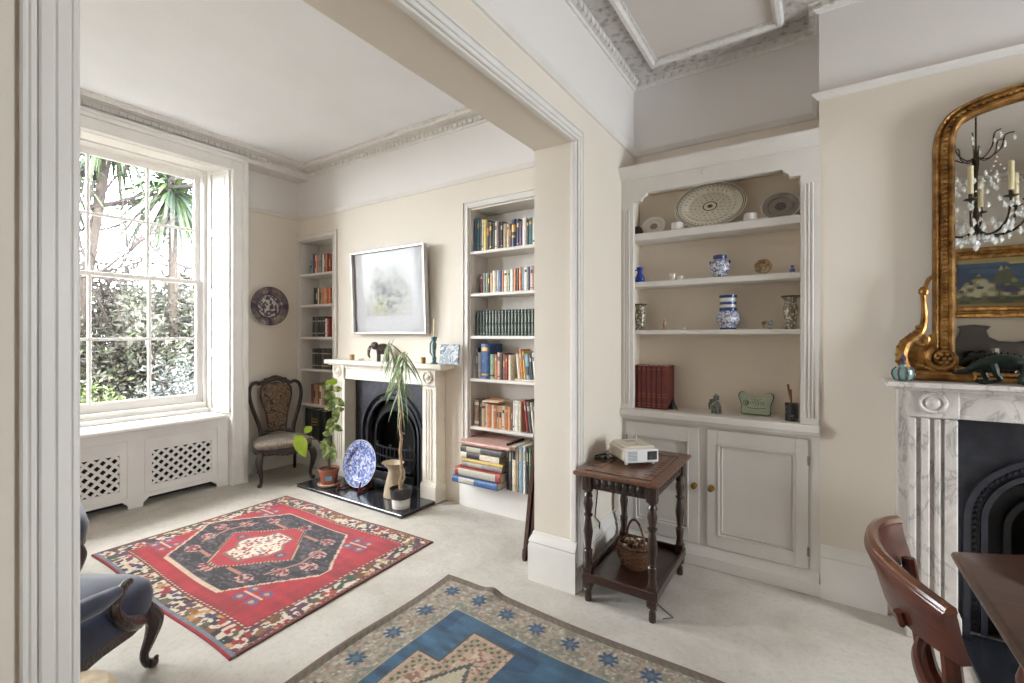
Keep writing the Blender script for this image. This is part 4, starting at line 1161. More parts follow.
m = MB(); m.prism(cat_outline(), -.008, .008, 'y', M=tl); obj('edge', m, CELD, T)
m = MB(); m.prism([(x*.94, .005+(z)*.94) for x, z in cat_outline()], -.0105, -.0079, 'y', M=tl); obj('face', m, PRT, T)
m = MB()
def stroke(pts, r=.0017): m.tube([tl @ Vector((x, -.0112, z)) for x, z in pts], r, 5, flat=.5)
stroke([(-.055+.016*math.cos(a/8*2*PI), .075+.018*math.sin(a/8*2*PI)) for a in range(9)]); stroke([(-.052+.007*math.cos(a/8*2*PI), .075+.009*math.sin(a/8*2*PI)) for a in range(9)], .003)
for k in range(6): stroke([(-.030+k*.014+.005*math.sin(i*1.3), .068+.020*(i/4)+.004*math.cos(k+i)) for i in range(5)])
stroke([(-.055+i*.012, .048-.006*math.sin(i/9*PI)) for i in range(10)]); stroke([(-.03+i*.008, .098+.003*math.sin(i)) for i in range(9)], .0012)
obj('swirled_writing', m, CELD, T)
GST = spots('speckled_green_stone', (110,118,108), [(60,66,62),(150,154,142),(40,44,42)], 60, .4, .42)
def elephant(m, M0, s=1, trunk_up=False):
    m.ball((0,0,.062*s), (.036*s,.024*s,.028*s), 14, M=M0); m.ball((.040*s,0,.078*s), (.020*s,.017*s,.020*s), 12, M=M0)
    for x in (-.022, .020):
        for y in (-.013, .013): m.tube([(x*s,y*s,0),(x*s,y*s,.03*s),(x*s,y*s,.06*s)], [.0095*s,.009*s,.011*s], 8, M=M0)
    tr = [(.054,0,.076),(.066,0,.060),(.068,0,.035),(.062,0,.018)] if not trunk_up else [(.054,0,.08),(.070,0,.082),(.080,0,.10),(.076,0,.115)]
    m.tube([(a*s,b*s,c*s) for a,b,c in tr], [.010*s,.008*s,.006*s,.004*s], 8, M=M0)
    for q in (-1, 1): m.ball((.034*s,q*.019*s,.080*s), (.012*s,.004*s,.018*s), 10, M=M0)
    m.tube([(-.036*s,0,.07*s),(-.044*s,0,.05*s),(-.042*s,0,.03*s)], [.003*s,.002*s,.002*s], 6, M=M0)
m = MB(); M0 = Matrix.Translation((-.540, 3.18, ZW)) @ Matrix.Rotation(2.45, 4, 'Z')
elephant(m, M0, .92); m.rbox(-.012,-.016,.085,.012,.016,.115,.004, M=M0); m.ball((0,0,.118), .009, 8, M=M0)
solo('stone_elephant', 'small speckled green stone elephant in the middle of the worktop', 'figurine', m, GST)
T = thing('pencil_pot', 'black tin pencil pot with two wooden brushes at the right end of the worktop', 'pot', (-.128, 3.165, ZW))
m = MB(); m.lathe([(.034,0),(.034,.090),(.036,.092),(.036,.1),(.032,.1),(.032,.01),(1e-4,.008)], n=24)
obj('pot', m, spots('black_tin_print', (22,22,24), [(120,116,110),(40,38,40)], 50, .3, .60), T)
for (a_, b_, c_, d_) in ((.01,-.005,-.030,.01),(.0,.01,-.006,.0)):
    m = MB(); m.tube([(a_,b_,.012),(c_+a_,d_+b_,.21-.03*(a_ < .005))], [.004,.006], 8); obj('brush', m, simple('varnished_brush_wood', (132,78,44), .4), T)

# ------------------------------------------------------------------ front mantel shelf
ZM = 1.2005
PICM = attr_mat('picture_surface', .7)
BRS = simple('brass_votive', (176,148,96), .4, metal=.4, var=.15)
for x, lb in ((-3.86, 'small brass votive cup near the left end of the cream mantel'), (-2.895, 'small brass votive cup beside the blue candlestick on the cream mantel')):
    lathe_thing('votive_cup', lb, 'candle holder', x, 2.98, ZM, [(.020,0),(.024,.004),(.024,.055),(.021,.055),(.021,.01),(1e-4,.01)], BRS, 16, 'brass votive cups on the cream mantel')
m = MB(); m.lathe([(.02,0),(.03,.012),(.028,.02),(1e-4,.018)], c=(-3.73, 2.98, ZM), n=16)
solo('trinket_dish', 'tiny white dish on the cream mantel between the votive and the elephant', 'dish', m, M['white_glaze'])
ELB = spots('painted_dark_elephant', (46,42,44), [(88,84,88),(120,70,56),(60,56,58),(150,140,124)], 34, .4, .50)
T = thing('carved_elephant', 'dark painted wooden elephant standing on the cream mantel', 'figurine', (-3.435, 3.0, ZM), -2.25)
m = MB(); elephant(m, Matrix.Diagonal((1,1,1,1)), 1.9); obj('body', m, ELB, T)
for q in (-1, 1):
    m = MB(); m.tube([(.098,q*.022,.13),(.125,q*.026,.116),(.140,q*.02,.125)], [.005,.004,.001], 6); obj('tusk', m, M['wax'], T)
T = thing('candlestick', 'slim blue and green glazed candlestick holding a white candle on the cream mantel', 'candlestick', (-2.755, 2.97, ZM))
m = MB(); m.lathe([(.034,0),(.036,.006),(.016,.02),(.020,.05),(.012,.08),(.018,.13),(.022,.17),(.014,.19),(.026,.215),(.028,.235),(.018,.235),(1e-4,.22)], n=18); m.tube([(-.014,0,.06),(-.045,0,.10),(-.045,0,.17),(-.018,0,.21)], .008, 6)
obj('stem', m, spots('sea_green_glaze', (60,96,108), [(110,140,140),(40,60,70)], 30, .3, .5), T)
m = MB(); m.lathe([(.009,.225),(.009,.385),(1e-4,.388)], n=12); obj('candle', m, M['wax'], T)
m = MB(); M0 = at(-2.60, 2.985, ZM, rz=.12, rx=-.12)
m.rbox(-.095,-.012,0,.095,.012,.17,.004, M=M0)
cardm = spots('blue_grey_print', (160,172,184), [(206,210,214),(110,128,150),(226,226,224)], 12, .5, .45)
solo('picture_card', 'pale blue painted canvas block leaning at the right end of the cream mantel', 'picture', m, cardm)

# ------------------------------------------------------------------ framed drawing over the front mantel
T = thing('framed_drawing', 'large silver framed pencil drawing tilted forward over the cream mantel', 'picture', (-3.41, 3.075, 1.46))
PW, PH = .505, .81
M0 = Matrix.Rotation(.045, 4, 'X')
def Mf(x, y, z): return M0 @ Vector((x, y, z))
SILV = simple('silver_leaf_frame', (196,194,190), .35, metal=.45, var=.08, scale=20)
fr = MB()
for (a0,a1,c0,c1) in ((-PW,PW,0,.022),(-PW,PW,PH-.022,PH),(-PW,-PW+.022,.022,PH-.022),(PW-.022,PW,.022,PH-.022)): fr.rbox(a0,-.046,c0,a1,0,c1,.004, M=M0)
fr.box(-PW+.02,-.012,.02,PW-.02,-.004,PH-.02, M=M0)
obj('frame', fr, SILV, T)
def drawing(U, V):
    X = (U-.5)*2*PW; Z = V*PH
    n = len(U); C = np.tile(np.array([178,178,180.]), (n,1))
    inner = (np.abs(X) < .33) & (Z > .16) & (Z < .66); C[inner] = (164,164,158)
    r = np.hypot((X+.02)/.26, (Z-.44)/.23)
    nz = vnoise(X*70, Z*70, 1)*.5+vnoise(X*28, Z*28, 4)*.5
    g = np.clip((nz-.40)*3.2, 0, 1)*np.clip(1.25-r, 0, 1)
    C -= (g*170)[:,None]
    tr = (np.abs(X-.02-.03*np.sin(Z*18)) < .008) & (Z > .26) & (Z < .52); C[tr] -= 80
    st = (np.abs(Z-.36-.015*np.sin(X*30)) < .006) & (np.abs(X) < .28); C[st] -= 75
    y = (np.abs(X+.13) < .09) & (Z > .20) & (Z < .34) & inner; C[y] += np.array([4,4,-16.])
    return np.clip(C, 60, 235)
colour_mesh('drawing', lambda u, v: M0 @ Vector(((u-.5)*2*(PW-.02), -.013, .02+v*(PH-.04))), 160, 130, drawing, PICM, T)
g = MB().box(-PW+.021,-.020,.021,PW-.021,-.018,PH-.021, M=M0); obj('glass_pane', g, M['art_glass'], T, smooth=False)

# ------------------------------------------------------------------ wall plate by the window
def c_imari(R, A):
    n = len(R); X = R*np.cos(A); Y = R*np.sin(A)
    d, s2, idn = voronoi(X, Y, .24, 3)
    C = pal(idn*6, [(98,88,94),(118,100,94),(134,124,114),(92,88,100),(150,140,124),(110,94,90)])
    nz = vnoise(X*16, Y*16, 2); C = C*(.8+.4*nz[:,None])
    panel = (R > .58) & (np.abs(np.cos(A*2)) > .96); C[panel] = (72,62,78)
    C[(np.abs(R-.60) < .03)] = (56,50,66)
    inn = R < .56; n2 = vnoise(X*11, Y*11, 8)
    C[inn & (n2 > .56)] = (196,192,188); C[inn & (n2 < .36)] = (70,68,90); C[inn & (n2 >= .36) & (n2 <= .56)] = (104,84,84)
    C[R > .96] = (80,58,52)
    return C
T = plate('wall_plate', 'large round patterned plate in dark reds and blues hung beside the window', 'plate', (-4.925, 2.752, 1.549), .212, .212, .04, c_imari, 0, PI/2)
# ------------------------------------------------------------------ hearth items
def c_bw(R, A):
    X = R*np.cos(A); Y = R*np.sin(A); C = np.tile(np.array([204,210,224.]), (len(R),1))
    n1 = vnoise(X*13, Y*13, 5); n2 = vnoise(X*27, Y*27, 6)
    C[(np.abs(n1-.5) < .10)] = (84,104,176); C[(n1 > .70)] = (64,82,158); C[(n2 > .74)] = (110,128,190)
    C[(np.abs(R-.72) < .02)] = (84,104,176); C[R > .96] = (108,126,186); return C
T = plate('charger_plate', 'large blue and white charger propped on a stand on the slate hearth', 'plate', (-3.555, 2.775, .052), .212, .212, .035, c_bw, .22, .06)
RW = wood('red_brown_stand', (50,10,14), (112,32,34), .25, coat=.5)
T = thing('plate_stand', 'red brown wooden easel stand holding the blue and white charger', 'stand', (-3.555, 2.775, .0305), .06)
for s in (-1, 1):
    m = MB(); m.tube([(s*.13,-.075,0),(s*.13,-.07,.04),(s*.125,-.045,.085),(s*.12,-.040,.10)], [.010,.009,.007,.005], 8); m.tube([(s*.13,-.072,.008),(s*.12,-.01,.018),(s*.11,.11,.006)], .009, 8); m.ball((s*.13,-.078,.012), .013, 8)
    obj('foot', m, RW, T)
m = MB(); m.tube([(-.12,.03,.012),(.12,.03,.012)], .008, 8); m.tube([(-.10,.10,.01),(-.05,.135,.26)], .008, 8); m.tube([(.10,.10,.01),(.05,.135,.26)], .008, 8); m.tube([(-.05,.135,.26),(.05,.135,.26)], .008, 8)
obj('easel_back', m, RW, T)
T = thing('stoneware_jug', 'beige stoneware jug with a wide lip between the charger and the twisted plant', 'jug', (-3.125, 2.86, .0305))
m = MB(); m.lathe([(.092,0),(.096,.006),(.085,.08),(.066,.16),(.054,.22),(.056,.245),(.082,.285),(.086,.292),(.080,.292),(.05,.25),(.045,.22),(1e-4,.15)], n=28)
m.v = [(x-(.035*max(0, z-.25)/.04 if x < -.03 else 0), y, z) for x, y, z in m.v]
obj('body', m, simple('beige_stoneware', (176,160,136), .45, var=.1, scale=8, coat=.2), T)
m = MB(); m.tube([(.075,0,.27),(.12,0,.25),(.125,0,.17),(.08,0,.11)], [.010,.009,.008,.010], 8); obj('handle', m, simple('beige_stoneware_handle', (168,152,128), .45), T)
# twisted stem plant
def leaf(m, base, d, up, L, Wd, droop=.5, n=5, mi=0, fold=.15):
    d = Vector(d).normalized(); up = Vector(up); s = d.cross(up)
    if s.length < 1e-4: s = d.orthogonal()
    s.normalize(); nrm = s.cross(d).normalized()
    vs = []
    for i in range(n+1):
        u = i/n; w_ = Wd*math.sin(PI*min(1, u*.92+.08))**.8 if i < n else 0
        c = Vector(base) + d*L*u + Vector((0,0,-1))*droop*L*u*u
        vs += [c - s*w_/2 + nrm*fold*w_, c, c + s*w_/2 + nrm*fold*w_]
    fs = []
    for i in range(n):
        a = i*3; fs += [(a,a+1,a+4,a+3),(a+1,a+2,a+5,a+4)]
    m.add(vs, fs, mi)
LEAFG = simple('narrow_olive_leaf', (112,134,74), .5, var=.3, scale=14)
T = thing('potted_corkscrew_plant', 'twisted bare stem plant with drooping narrow leaves in a black and white pot', 'plant', (-2.872, 2.70, .0305))
m = MB(); m.lathe([(.068,.0),(.072,.004),(.076,.078),(.076,.08)], n=28); obj('lower_pot', m, M['white_glaze'], T)
m = MB(); m.lathe([(.075,.079),(.080,.081),(.092,.155),(.094,.160),(.088,.160),(.086,.135),(1e-4,.13)], n=28); obj('upper_pot', m, simple('charcoal_pot', (52,52,54), .5, var=.1), T)
m = MB(); m.lathe([(.083,.134),(.05,.142),(1e-4,.145)], n=16); obj('soil', m, M['soil'], T)
m = MB(); st = [(.0,0,.14),(-.012,0,.20),(.012,.0,.27),(-.004,.005,.36),(-.012,0,.46),(.006,.0,.56),(-.014,.0,.66),(-.002,.005,.76),(-.024,0,.86),(-.015,0,.95),(-.035,0,1.02)]
m.tube(st, [.017,.014,.013,.012,.012,.012,.012,.011,.011,.010,.009], 8)
m.tube([(-.035,0,1.02),(-.06,0,1.12),(-.09,-.01,1.24),(-.13,-.02,1.35)], [.008,.007,.006,.004], 6); m.tube([(-.05,0,1.1),(0,.0,1.2),(.04,-.01,1.27)], [.006,.005,.004], 6)
m.tube([(-.01,0,.62),(.01,.03,.60)], .006, 6)
obj('stem', m, M['bark'], T)
m = MB(); rr = random.Random(5)
for k in range(58):
    q = rr.random(); tips = [(-.035,0,1.04),(-.05,0,1.12),(-.09,-.01,1.24),(-.13,-.02,1.35),(.0,0,1.2),(.03,-.01,1.25),(-.03,0,1.0)]
    b = Vector(rr.choice(tips)) + Vector((rr.uniform(.0,.06), rr.uniform(-.03,.03), rr.uniform(-.02,.04)))
    a = rr.uniform(0, 2*PI); d = Vector((math.cos(a)*.42, math.sin(a)*.4, rr.uniform(-1.1,-.1)))
    leaf(m, b, d, (0,1,0), rr.uniform(.13,.25), rr.uniform(.010,.018), rr.uniform(.3,.8), 5)
obj('foliage', m, LEAFG, T)
# hoya in terracotta
T = thing('potted_hoya', 'trailing variegated hoya on a cane in a terracotta pot on the hearth corner', 'plant', (-3.875, 2.73, .0305))
m = MB(); m.lathe([(.085,0),(.10,.004),(.103,.022),(.096,.026),(.087,.012),(1e-4,.010)], n=28); obj('saucer', m, simple('pale_clay_saucer', (196,168,146), .7, var=.08), T)
m = MB(); m.lathe([(.064,.013),(.068,.016),(.086,.125),(.091,.127),(.095,.158),(.088,.158),(.083,.140),(1e-4,.135)], n=28); obj('pot', m, M['terracotta'], T)
m = MB(); m.lathe([(.0835,.141),(.05,.148),(1e-4,.15)], n=16); obj('soil', m, M['soil'], T)
m = MB(); Tm = Matrix.Rotation(math.atan2(-2.73, 3.875)+PI/2+.0, 4, 'Z')
# price sticker on the side toward the room
ang = math.atan2(-2.73, 3.875)
vs = []; 
for i in range(6):
    a = ang-.05 + (i/5-.5)*.75
    for z, r in ((.058,.0755),(.100,.0825)): vs.append((r*1.008*math.cos(a), r*1.008*math.sin(a), z))
m.add(vs, [(i*2, i*2+2, i*2+3, i*2+1) for i in range(5)])
obj('sticker', m, simple('pale_blue_sticker', (120,186,220), .5, var=.02), T)
m = MB(); m.tube([(0,0,.15),(.01,0,.30),(.03,.0,.45),(.05,0,.60),(.10,-.01,.72),(.09,0,.86),(.04,0,.92)], [.008,.007,.007,.006,.005,.004,.003], 7)
m.tube([(.0,0,.16),(-.03,0,.32),(-.10,-.05,.42),(-.20,-.12,.48),(-.27,-.16,.47)], [.007,.006,.006,.005,.005], 6)
m.tube([(.06,0,.62),(.02,.01,.50),(.04,.0,.40)], [.004,.004,.003], 6); obj('stem', m, simple('dark_vine_stem', (74,60,44), .7, var=.2), T)
VAR = NT('variegated_leaf'); v_ = VAR.coord(); f_ = VAR.noise(v_, 16, 3, .5, .8)
VAR.l(VAR.ramp(f_, [(.40, lin((88,120,62))), (.50, lin((132,156,86))), (.60, lin((206,212,160)))]), VAR.b.inputs['Base Color']); VAR.b.inputs['Roughness'].default_value = .4
LIME = simple('lime_leaf', (170,200,60), .4, var=.12, scale=20); LIME.node_tree.nodes['Principled BSDF'].inputs['Subsurface Weight'].default_value = 0
m = MB(); m2 = MB(); r2 = random.Random(11)
cam_d = Vector((3.875,-2.73,.6)).normalized()
def hoya(mm, x, y, z, L, a, W_=None):
    side = cam_d.cross(Vector((0,0,1))).normalized(); upv = side.cross(cam_d)
    d = side*math.cos(a)+upv*math.sin(a) + cam_d*r2.uniform(-.2,.4)
    leaf(mm, (x,y,z), d, cam_d if abs(d.dot(cam_d)) < .9 else (0,0,1), L, W_ or L*.62, .25, 6, fold=.12)
for (x,y,z,L,a) in [(.05,0,.90,.10,2.8),(.03,0,.93,.10,1.2),(.06,0,.92,.11,.4),(.09,0,.88,.11,-.3),(.10,0,.84,.12,-1.0),(.08,0,.82,.11,3.6),(.11,0,.78,.11,-.2),(.10,0,.74,.12,-1.6),(.09,0,.70,.10,2.6),(.08,.0,.64,.11,-.8),(.06,0,.60,.10,-1.3),(.05,0,.56,.10,3.4),
                    (-.02,0,.42,.14,-2.0),(.0,0,.40,.13,-1.2),(.02,0,.44,.12,-.6),(-.05,0,.40,.13,-1.7),(.03,.0,.36,.12,-1.9),(-.02,0,.34,.10,-1.4),(.05,0,.48,.10,.5)]:
    hoya(m, x, y, z, L, a)
for (x,y,z,L,a,W_) in [(-.27,-.16,.47,.19,-2.0,.12),(-.20,-.12,.49,.10,2.2,.07),(.03,0,.95,.09,2.2,.07),(.05,0,.94,.09,.9,.07)]: hoya(m2, x, y, z, L, a, W_)
obj('variegated_foliage', m, VAR.mat, T); obj('lime_foliage', m2, LIME, T)
# ------------------------------------------------------------------ rugs (woven patterns worked out on the rug's own grid)
WOOL = attr_mat('knotted_wool', .95, bump=.35, bscale=500, sheen=.15)
def rug(name, label, x0, x1, y0, y1, step, colfn, wobble, fringe=None):
    nu = int((x1-x0)/step)+1; nv = int((y1-y0)/step)+1
    T = thing(name, label, 'rug', ((x0+x1)/2, (y0+y1)/2, 0))
    us = np.repeat(np.linspace(0,1,nu), nv); vv = np.tile(np.linspace(0,1,nv), nu)
    X = us*(x1-x0); Y = vv*(y1-y0)
    C = colfn(X, Y, x1-x0, y1-y0)
    yarn = .90+.14*hsh(np.floor(X/.004), np.floor(Y/.004), 3)+.10*(vnoise(X*40, Y*6, 9)-.5)
    C = np.clip(C*.93*yarn[:,None], 0, 255)/255; C = np.where(C <= .04045, C/12.92, ((C+.055)/1.055)**2.4)
    dx, dy, dz = wobble(X, Y, x1-x0, y1-y0)
    cx, cy_ = (x0+x1)/2, (y0+y1)/2
    px = x0+X+dx-cx; py = y0+Y+dy-cy_; pz = .009+dz
    edge = np.minimum(np.minimum(X, x1-x0-X), np.minimum(Y, y1-y0-Y)); pz = np.where(edge < .004, pz-.004, pz)
    vs = np.stack([px, py, pz], 1)
    i = np.arange(nu-1)[:,None]*nv+np.arange(nv-1)[None,:]; i = i.ravel()
    fs = np.stack([i, i+nv, i+nv+1, i+1], 1)
    nt = len(vs)
    # border ring down to the floor
    ring = [k*nv for k in range(nu)] + [(nu-1)*nv+k for k in range(1,nv)] + [k*nv+nv-1 for k in range(nu-2,-1,-1)] + [k for k in range(nv-2,0,-1)]
    low = vs[ring].copy(); low[:,2] = np.maximum(low[:,2]-.006, .0005); n0 = nt
    vs2 = np.concatenate([vs, low]); R = len(ring)
    fl = fs.tolist() + [[ring[(k+1)%R], ring[k], n0+k, n0+(k+1)%R] for k in range(R)]
    me = bpy.data.meshes.new('pile'); me.from_pydata(vs2.tolist(), [], fl); me.materials.append(WOOL)
    a = me.color_attributes.new('pattern', 'FLOAT_COLOR', 'POINT')
    C2 = np.concatenate([C, C[ring]]); a.data.foreach_set('color', np.concatenate([C2, np.ones((len(C2),1))],1).astype(np.float32).ravel())
    me.polygons.foreach_set('use_smooth', [True]*len(me.polygons)); me.update()
    o = bpy.data.objects.new('pile', me); COL.objects.link(o); o.parent = T
    return T
def poly_in(X, Y, P):
    ins = np.zeros(X.shape, bool); n = len(P)
    for i in range(n):
        xa, ya = P[i]; xb, yb = P[(i+1)%n]
        c = ((ya > Y) != (yb > Y)) & (X < (xb-xa)*(Y-ya)/((yb-ya) or 1e-9)+xa)
        ins ^= c
    return ins
def poly_d(X, Y, P):
    d = np.full(X.shape, 9.)
    for i in range(len(P)):
        ax, ay = P[i]; bx, by = P[(i+1)%len(P)]
        t_ = np.clip(((X-ax)*(bx-ax)+(Y-ay)*(by-ay))/((bx-ax)**2+(by-ay)**2), 0, 1)
        d = np.minimum(d, np.hypot(X-ax-t_*(bx-ax), Y-ay-t_*(by-ay)))
    return d
IV = (214,200,180)
def red_pattern(X, Y, W_, H_):
    # X along the long side (0 = window end), Y from the near side
    n = len(X); C = np.tile(np.array([164,34,46.]), (n,1))
    C = C*(.86+.28*vnoise(X*7, Y*26, 12))[:,None]
    ed = np.minimum(np.minimum(X, W_-X), np.minimum(Y, H_-Y))
    # ivory border filled with plants and beasts
    bw = .155
    b = ed < bw; C[b] = IV
    d, s2, idn = voronoi(X, Y, .066, 2)
    pl_ = pal(idn*11, [(118,72,42),(70,40,66),(52,78,66),(156,36,40),(94,86,60),(188,140,84),(58,66,100),(170,70,50),(92,50,80),(40,40,48),(134,90,50)])
    nz = vnoise(X*48, Y*48, 1)
    fig = b & (ed > .03) & (ed < .135) & (nz > .27+.36*d)
    C[fig] = pl_[fig]
    nz2 = vnoise(X*90, Y*90, 21); g = b & (ed > .03) & (ed < .135) & (nz2 > .80); C[g] = (60,40,44)
    st = (ed > .016) & (ed < .030); C[st] = (122,30,40)
    dots = (ed > .019) & (ed < .027) & (np.sin((X+Y)*210) > .2); C[dots] = (196,176,150)
    C[ed < .016] = (104,66,58)
    near = (Y < .05) & (Y > .012) & (ed < .05); 
    C[(X < .030)] = (96,58,56)
    strip = (Y < .030); C[strip] = (112,120,132); C[Y < .010] = (150,34,46)
    st = (ed > .135) & (ed < .155); C[st] = (120,34,40)
    dots = (ed > .140) & (ed < .150) & (np.sin((X-Y)*190) > .1); C[dots] = (206,186,160)
    # dark stepped medallion
    cx, cy_ = .80, .675
    P = [(cx-.36,cy_-.42),(cx+.36,cy_-.42),(cx+.60,cy_-.12),(cx+.68,cy_-.03),(cx+.68,cy_+.03),(cx+.60,cy_+.12),(cx+.36,cy_+.42),(cx-.36,cy_+.42),(cx-.60,cy_+.12),(cx-.68,cy_+.03),(cx-.68,cy_-.03),(cx-.60,cy_-.12)]
    jx = np.round(X/.012)*.012; jy = np.round(Y/.012)*.012
    ins = poly_in(jx, jy, P); dd = poly_d(jx, jy, P)
    C[(dd < .016) & ~ins] = (206,180,156)
    C[ins] = (36,30,38)
    m = ins & (vnoise(X*14, Y*60, 4) > .58); C[m] = (66,58,68); m = ins & (vnoise(X*50, Y*60, 24) > .80); C[m] = (104,92,96)
    # little rosettes inside the dark ring
    for (rx, ry) in ((-.34,-.28),(0,-.34),(.34,-.28),(-.34,.28),(0,.34),(.34,.28),(-.54,0),(.54,0),(-.45,-.13),(.45,.13),(-.45,.13),(.45,-.13)):
        r = np.hypot((X-cx-rx)/1.5, Y-cy_-ry); q = (r < .045) & (vnoise(X*75, Y*75, 6) > .48) & ins
        C[q] = (196,150,140); q = (r < .03) & (vnoise(X*60, Y*60, 7) > .60) & ins; C[q] = (150,44,56)
    for s in (-1, 1):
        q = ins & (np.abs((Y-cy_)-s*.26) < .012) & (np.abs(X-cx) > .12) & (np.abs(X-cx) < .27); C[q] = (176,120,96)
        q = ins & (np.abs(np.abs(X-cx)-.40-.3*(.2-np.abs(Y-cy_))) < .010) & (np.abs(Y-cy_) < .2); C[q] = (160,120,104)
    I = [(cx-.36,cy_),(cx-.05,cy_-.29),(cx+.05,cy_-.29),(cx+.36,cy_),(cx+.05,cy_+.29),(cx-.05,cy_+.29)]
    ii = poly_in(jx, jy, I); di = poly_d(jx, jy, I)
    C[(di < .016) & ~ii] = (190,150,118); C[(di < .016) & ~ii & (np.sin((X+Y)*200) > .2)] = (60,40,44)
    C[ii] = (168,38,50)
    # ivory octofoil with red flowers
    O = [(cx-.10,cy_-.19),(cx+.10,cy_-.19),(cx+.12,cy_-.10),(cx+.19,cy_-.05),(cx+.19,cy_+.05),(cx+.12,cy_+.10),(cx+.10,cy_+.19),(cx-.10,cy_+.19),(cx-.12,cy_+.10),(cx-.19,cy_+.05),(cx-.19,cy_-.05),(cx-.12,cy_-.10)]
    oo = poly_in(jx, jy, O); C[oo] = (220,206,186)
    C[oo & (vnoise(X*60, Y*60, 15) > .66)] = (176,60,60); C[oo & (vnoise(X*64, Y*64, 16) > .74)] = (110,104,110)
    C[(poly_d(jx, jy, O) < .010)] = (134,90,84)
    for (rx, ry) in ((-.25,0),(.25,0)):
        r = np.hypot(X-cx-rx, Y-cy_-ry); C[(r < .035)] = (72,70,88); C[(r < .018)] = (150,120,130)
    # cross-shaped motifs in the red corners
    for sx in (-1, 1):
        for sy in (-1, 1):
            mx, my = cx+sx*.565, cy_+sy*.355
            ux, uy = X-mx, Y-my
            q = (np.abs(uy) < .008) & (np.abs(ux) < .085); C[q] = (206,176,150)
            for a, b_ in ((-.055,.042),(.055,.042),(-.055,-.042),(.055,-.042)):
                r = np.hypot((ux-a)/1.25, uy-b_); z_ = (r < .032); C[z_ & (vnoise(X*80, Y*80, 3) > .32)] = (88,86,132)
                C[(r < .014)] = (198,150,90)
    return C
def wob_red(X, Y, W_, H_):
    return (-.03*(1-Y/H_)*(X/W_)*0 + (.06*(1-Y/H_)-.03)*(X/W_), .03*(X/W_)*(Y/H_)+.010*np.sin(X*5), .0015+.0015*np.sin(X*9+Y*7))
rug('red_tribal_rug', 'red oriental rug with a dark stepped medallion and ivory border in the front room', -3.985, -2.215, 1.03, 2.375, .0045, red_pattern, wob_red)
def star(X, Y, cx, cy_, r, k=8):
    dx = X-cx; dy = Y-cy_; R = np.hypot(dx, dy); A = np.arctan2(dy, dx)
    tri = np.abs(((A/(2*PI)*k) % 1)-.5)*2
    return R < r*(.45+.55*tri)
def blue_pattern(X, Y, W_, H_):
    n = len(X); C = np.tile(np.array([58,94,122.]), (n,1)); C = C*(.80+.4*vnoise(X*9, Y*34, 12))[:,None]
    C[vnoise(X*16, Y*5, 19) > .78] *= np.array([.8,.84,.9])
    ed = np.minimum(np.minimum(X, W_-X), np.minimum(Y, H_-Y))
    b = ed < .262
    C[b] = (164,152,137)
    nz = vnoise(X*60, Y*60, 1); C[b & (nz > .64)] = (132,130,116); n3 = vnoise(X*75, Y*75, 8); C[b & (n3 > .74)] = (150,126,106); C[b & (n3 < .2)] = (196,184,166)
    q = b & (ed > .20); C[q & (nz > .55)] = (130,132,120)
    C[(ed < .052) & (ed > .026)] = (112,104,86); q = (ed < .052) & (ed > .026) & (np.sin((X+Y)*150) > .3); C[q] = (96,92,82)
    C[ed < .026] = (116,90,78)
    C[(ed > .254) & (ed < .262)] = (176,164,132)
    P0 = .1375
    xs = [P0+k*(W_-2*P0)/11 for k in range(12)]; ys = [H_-P0-k*(H_-2*P0)/6 for k in range(7)]
    def st(x, y):
        s_ = star(X, Y, x, y, .052); C[s_] = (44,78,112); s2 = star(X, Y, x, y, .022); C[s2] = (88,108,124)
    for x in xs: st(x, ys[0]); st(x, ys[-1])
    for y in ys[1:-1]: st(xs[0], y); st(xs[-1], y)
    # stepped medallions
    for cx in (.585, 1.27, 1.955):
        cy_ = H_/2
        hx, hy = .26, .44
        S_ = [(cx-hx,cy_-hy+.24),(cx-.13,cy_-hy+.24),(cx-.13,cy_-hy),(cx+.13,cy_-hy),(cx+.13,cy_-hy+.24),(cx+hx,cy_-hy+.24),(cx+hx,cy_+hy-.24),(cx+.13,cy_+hy-.24),(cx+.13,cy_+hy),(cx-.13,cy_+hy),(cx-.13,cy_+hy-.24),(cx-hx,cy_+hy-.24)]
        jx = np.round(X/.010)*.010; jy = np.round(Y/.010)*.010
        i_ = poly_in(jx, jy, S_); d = poly_d(jx, jy, S_)
        C[i_] = (198,170,148)
        C[i_ & (d < .012)] = (84,78,74); e_ = i_ & (d >= .012) & (vnoise(X*64, Y*64, 31) > .66); C[e_] = (150,122,108)
        q = i_ & (d > .03) & (d < .07); C[q] = (176,158,130); C[q & (np.sin(X*150)*np.sin(Y*150) > .25)] = (92,96,86)
        q = i_ & (d > .07); C[q & (vnoise(X*70, Y*70, 5) > .62)] = (150,110,96); C[q & (vnoise(X*55, Y*55, 6) > .72)] = (206,192,166)
        D = [(cx-.13,cy_),(cx,cy_-.26),(cx+.13,cy_),(cx,cy_+.26)]; di = poly_in(jx, jy, D); C[di] = (196,186,160); C[(poly_d(jx,jy,D) < .010)] = (80,84,84)
        C[star(X, Y, cx, cy_, .07)] = (60,96,128)
    return C
def wob_blue(X, Y, W_, H_):
    z = .002+.002*np.sin(X*6+Y*5)
    bx = X-.34; by = Y-(H_-.03)
    z = z + .022*np.exp(-(bx/.05)**2-(by/.11)**2) + .012*np.exp(-((X-.02)/.03)**2-((Y-H_+.7)/.3)**2)
    return (.008*np.sin(Y*6)+.02*(1-Y/H_), -.06*(X/W_)+.012*np.sin(X*5), z)
rug('blue_star_rug', 'blue rug with tan border of small blue stars in the foreground', -1.86, .48, .56, 2.13, .0055, blue_pattern, wob_blue)

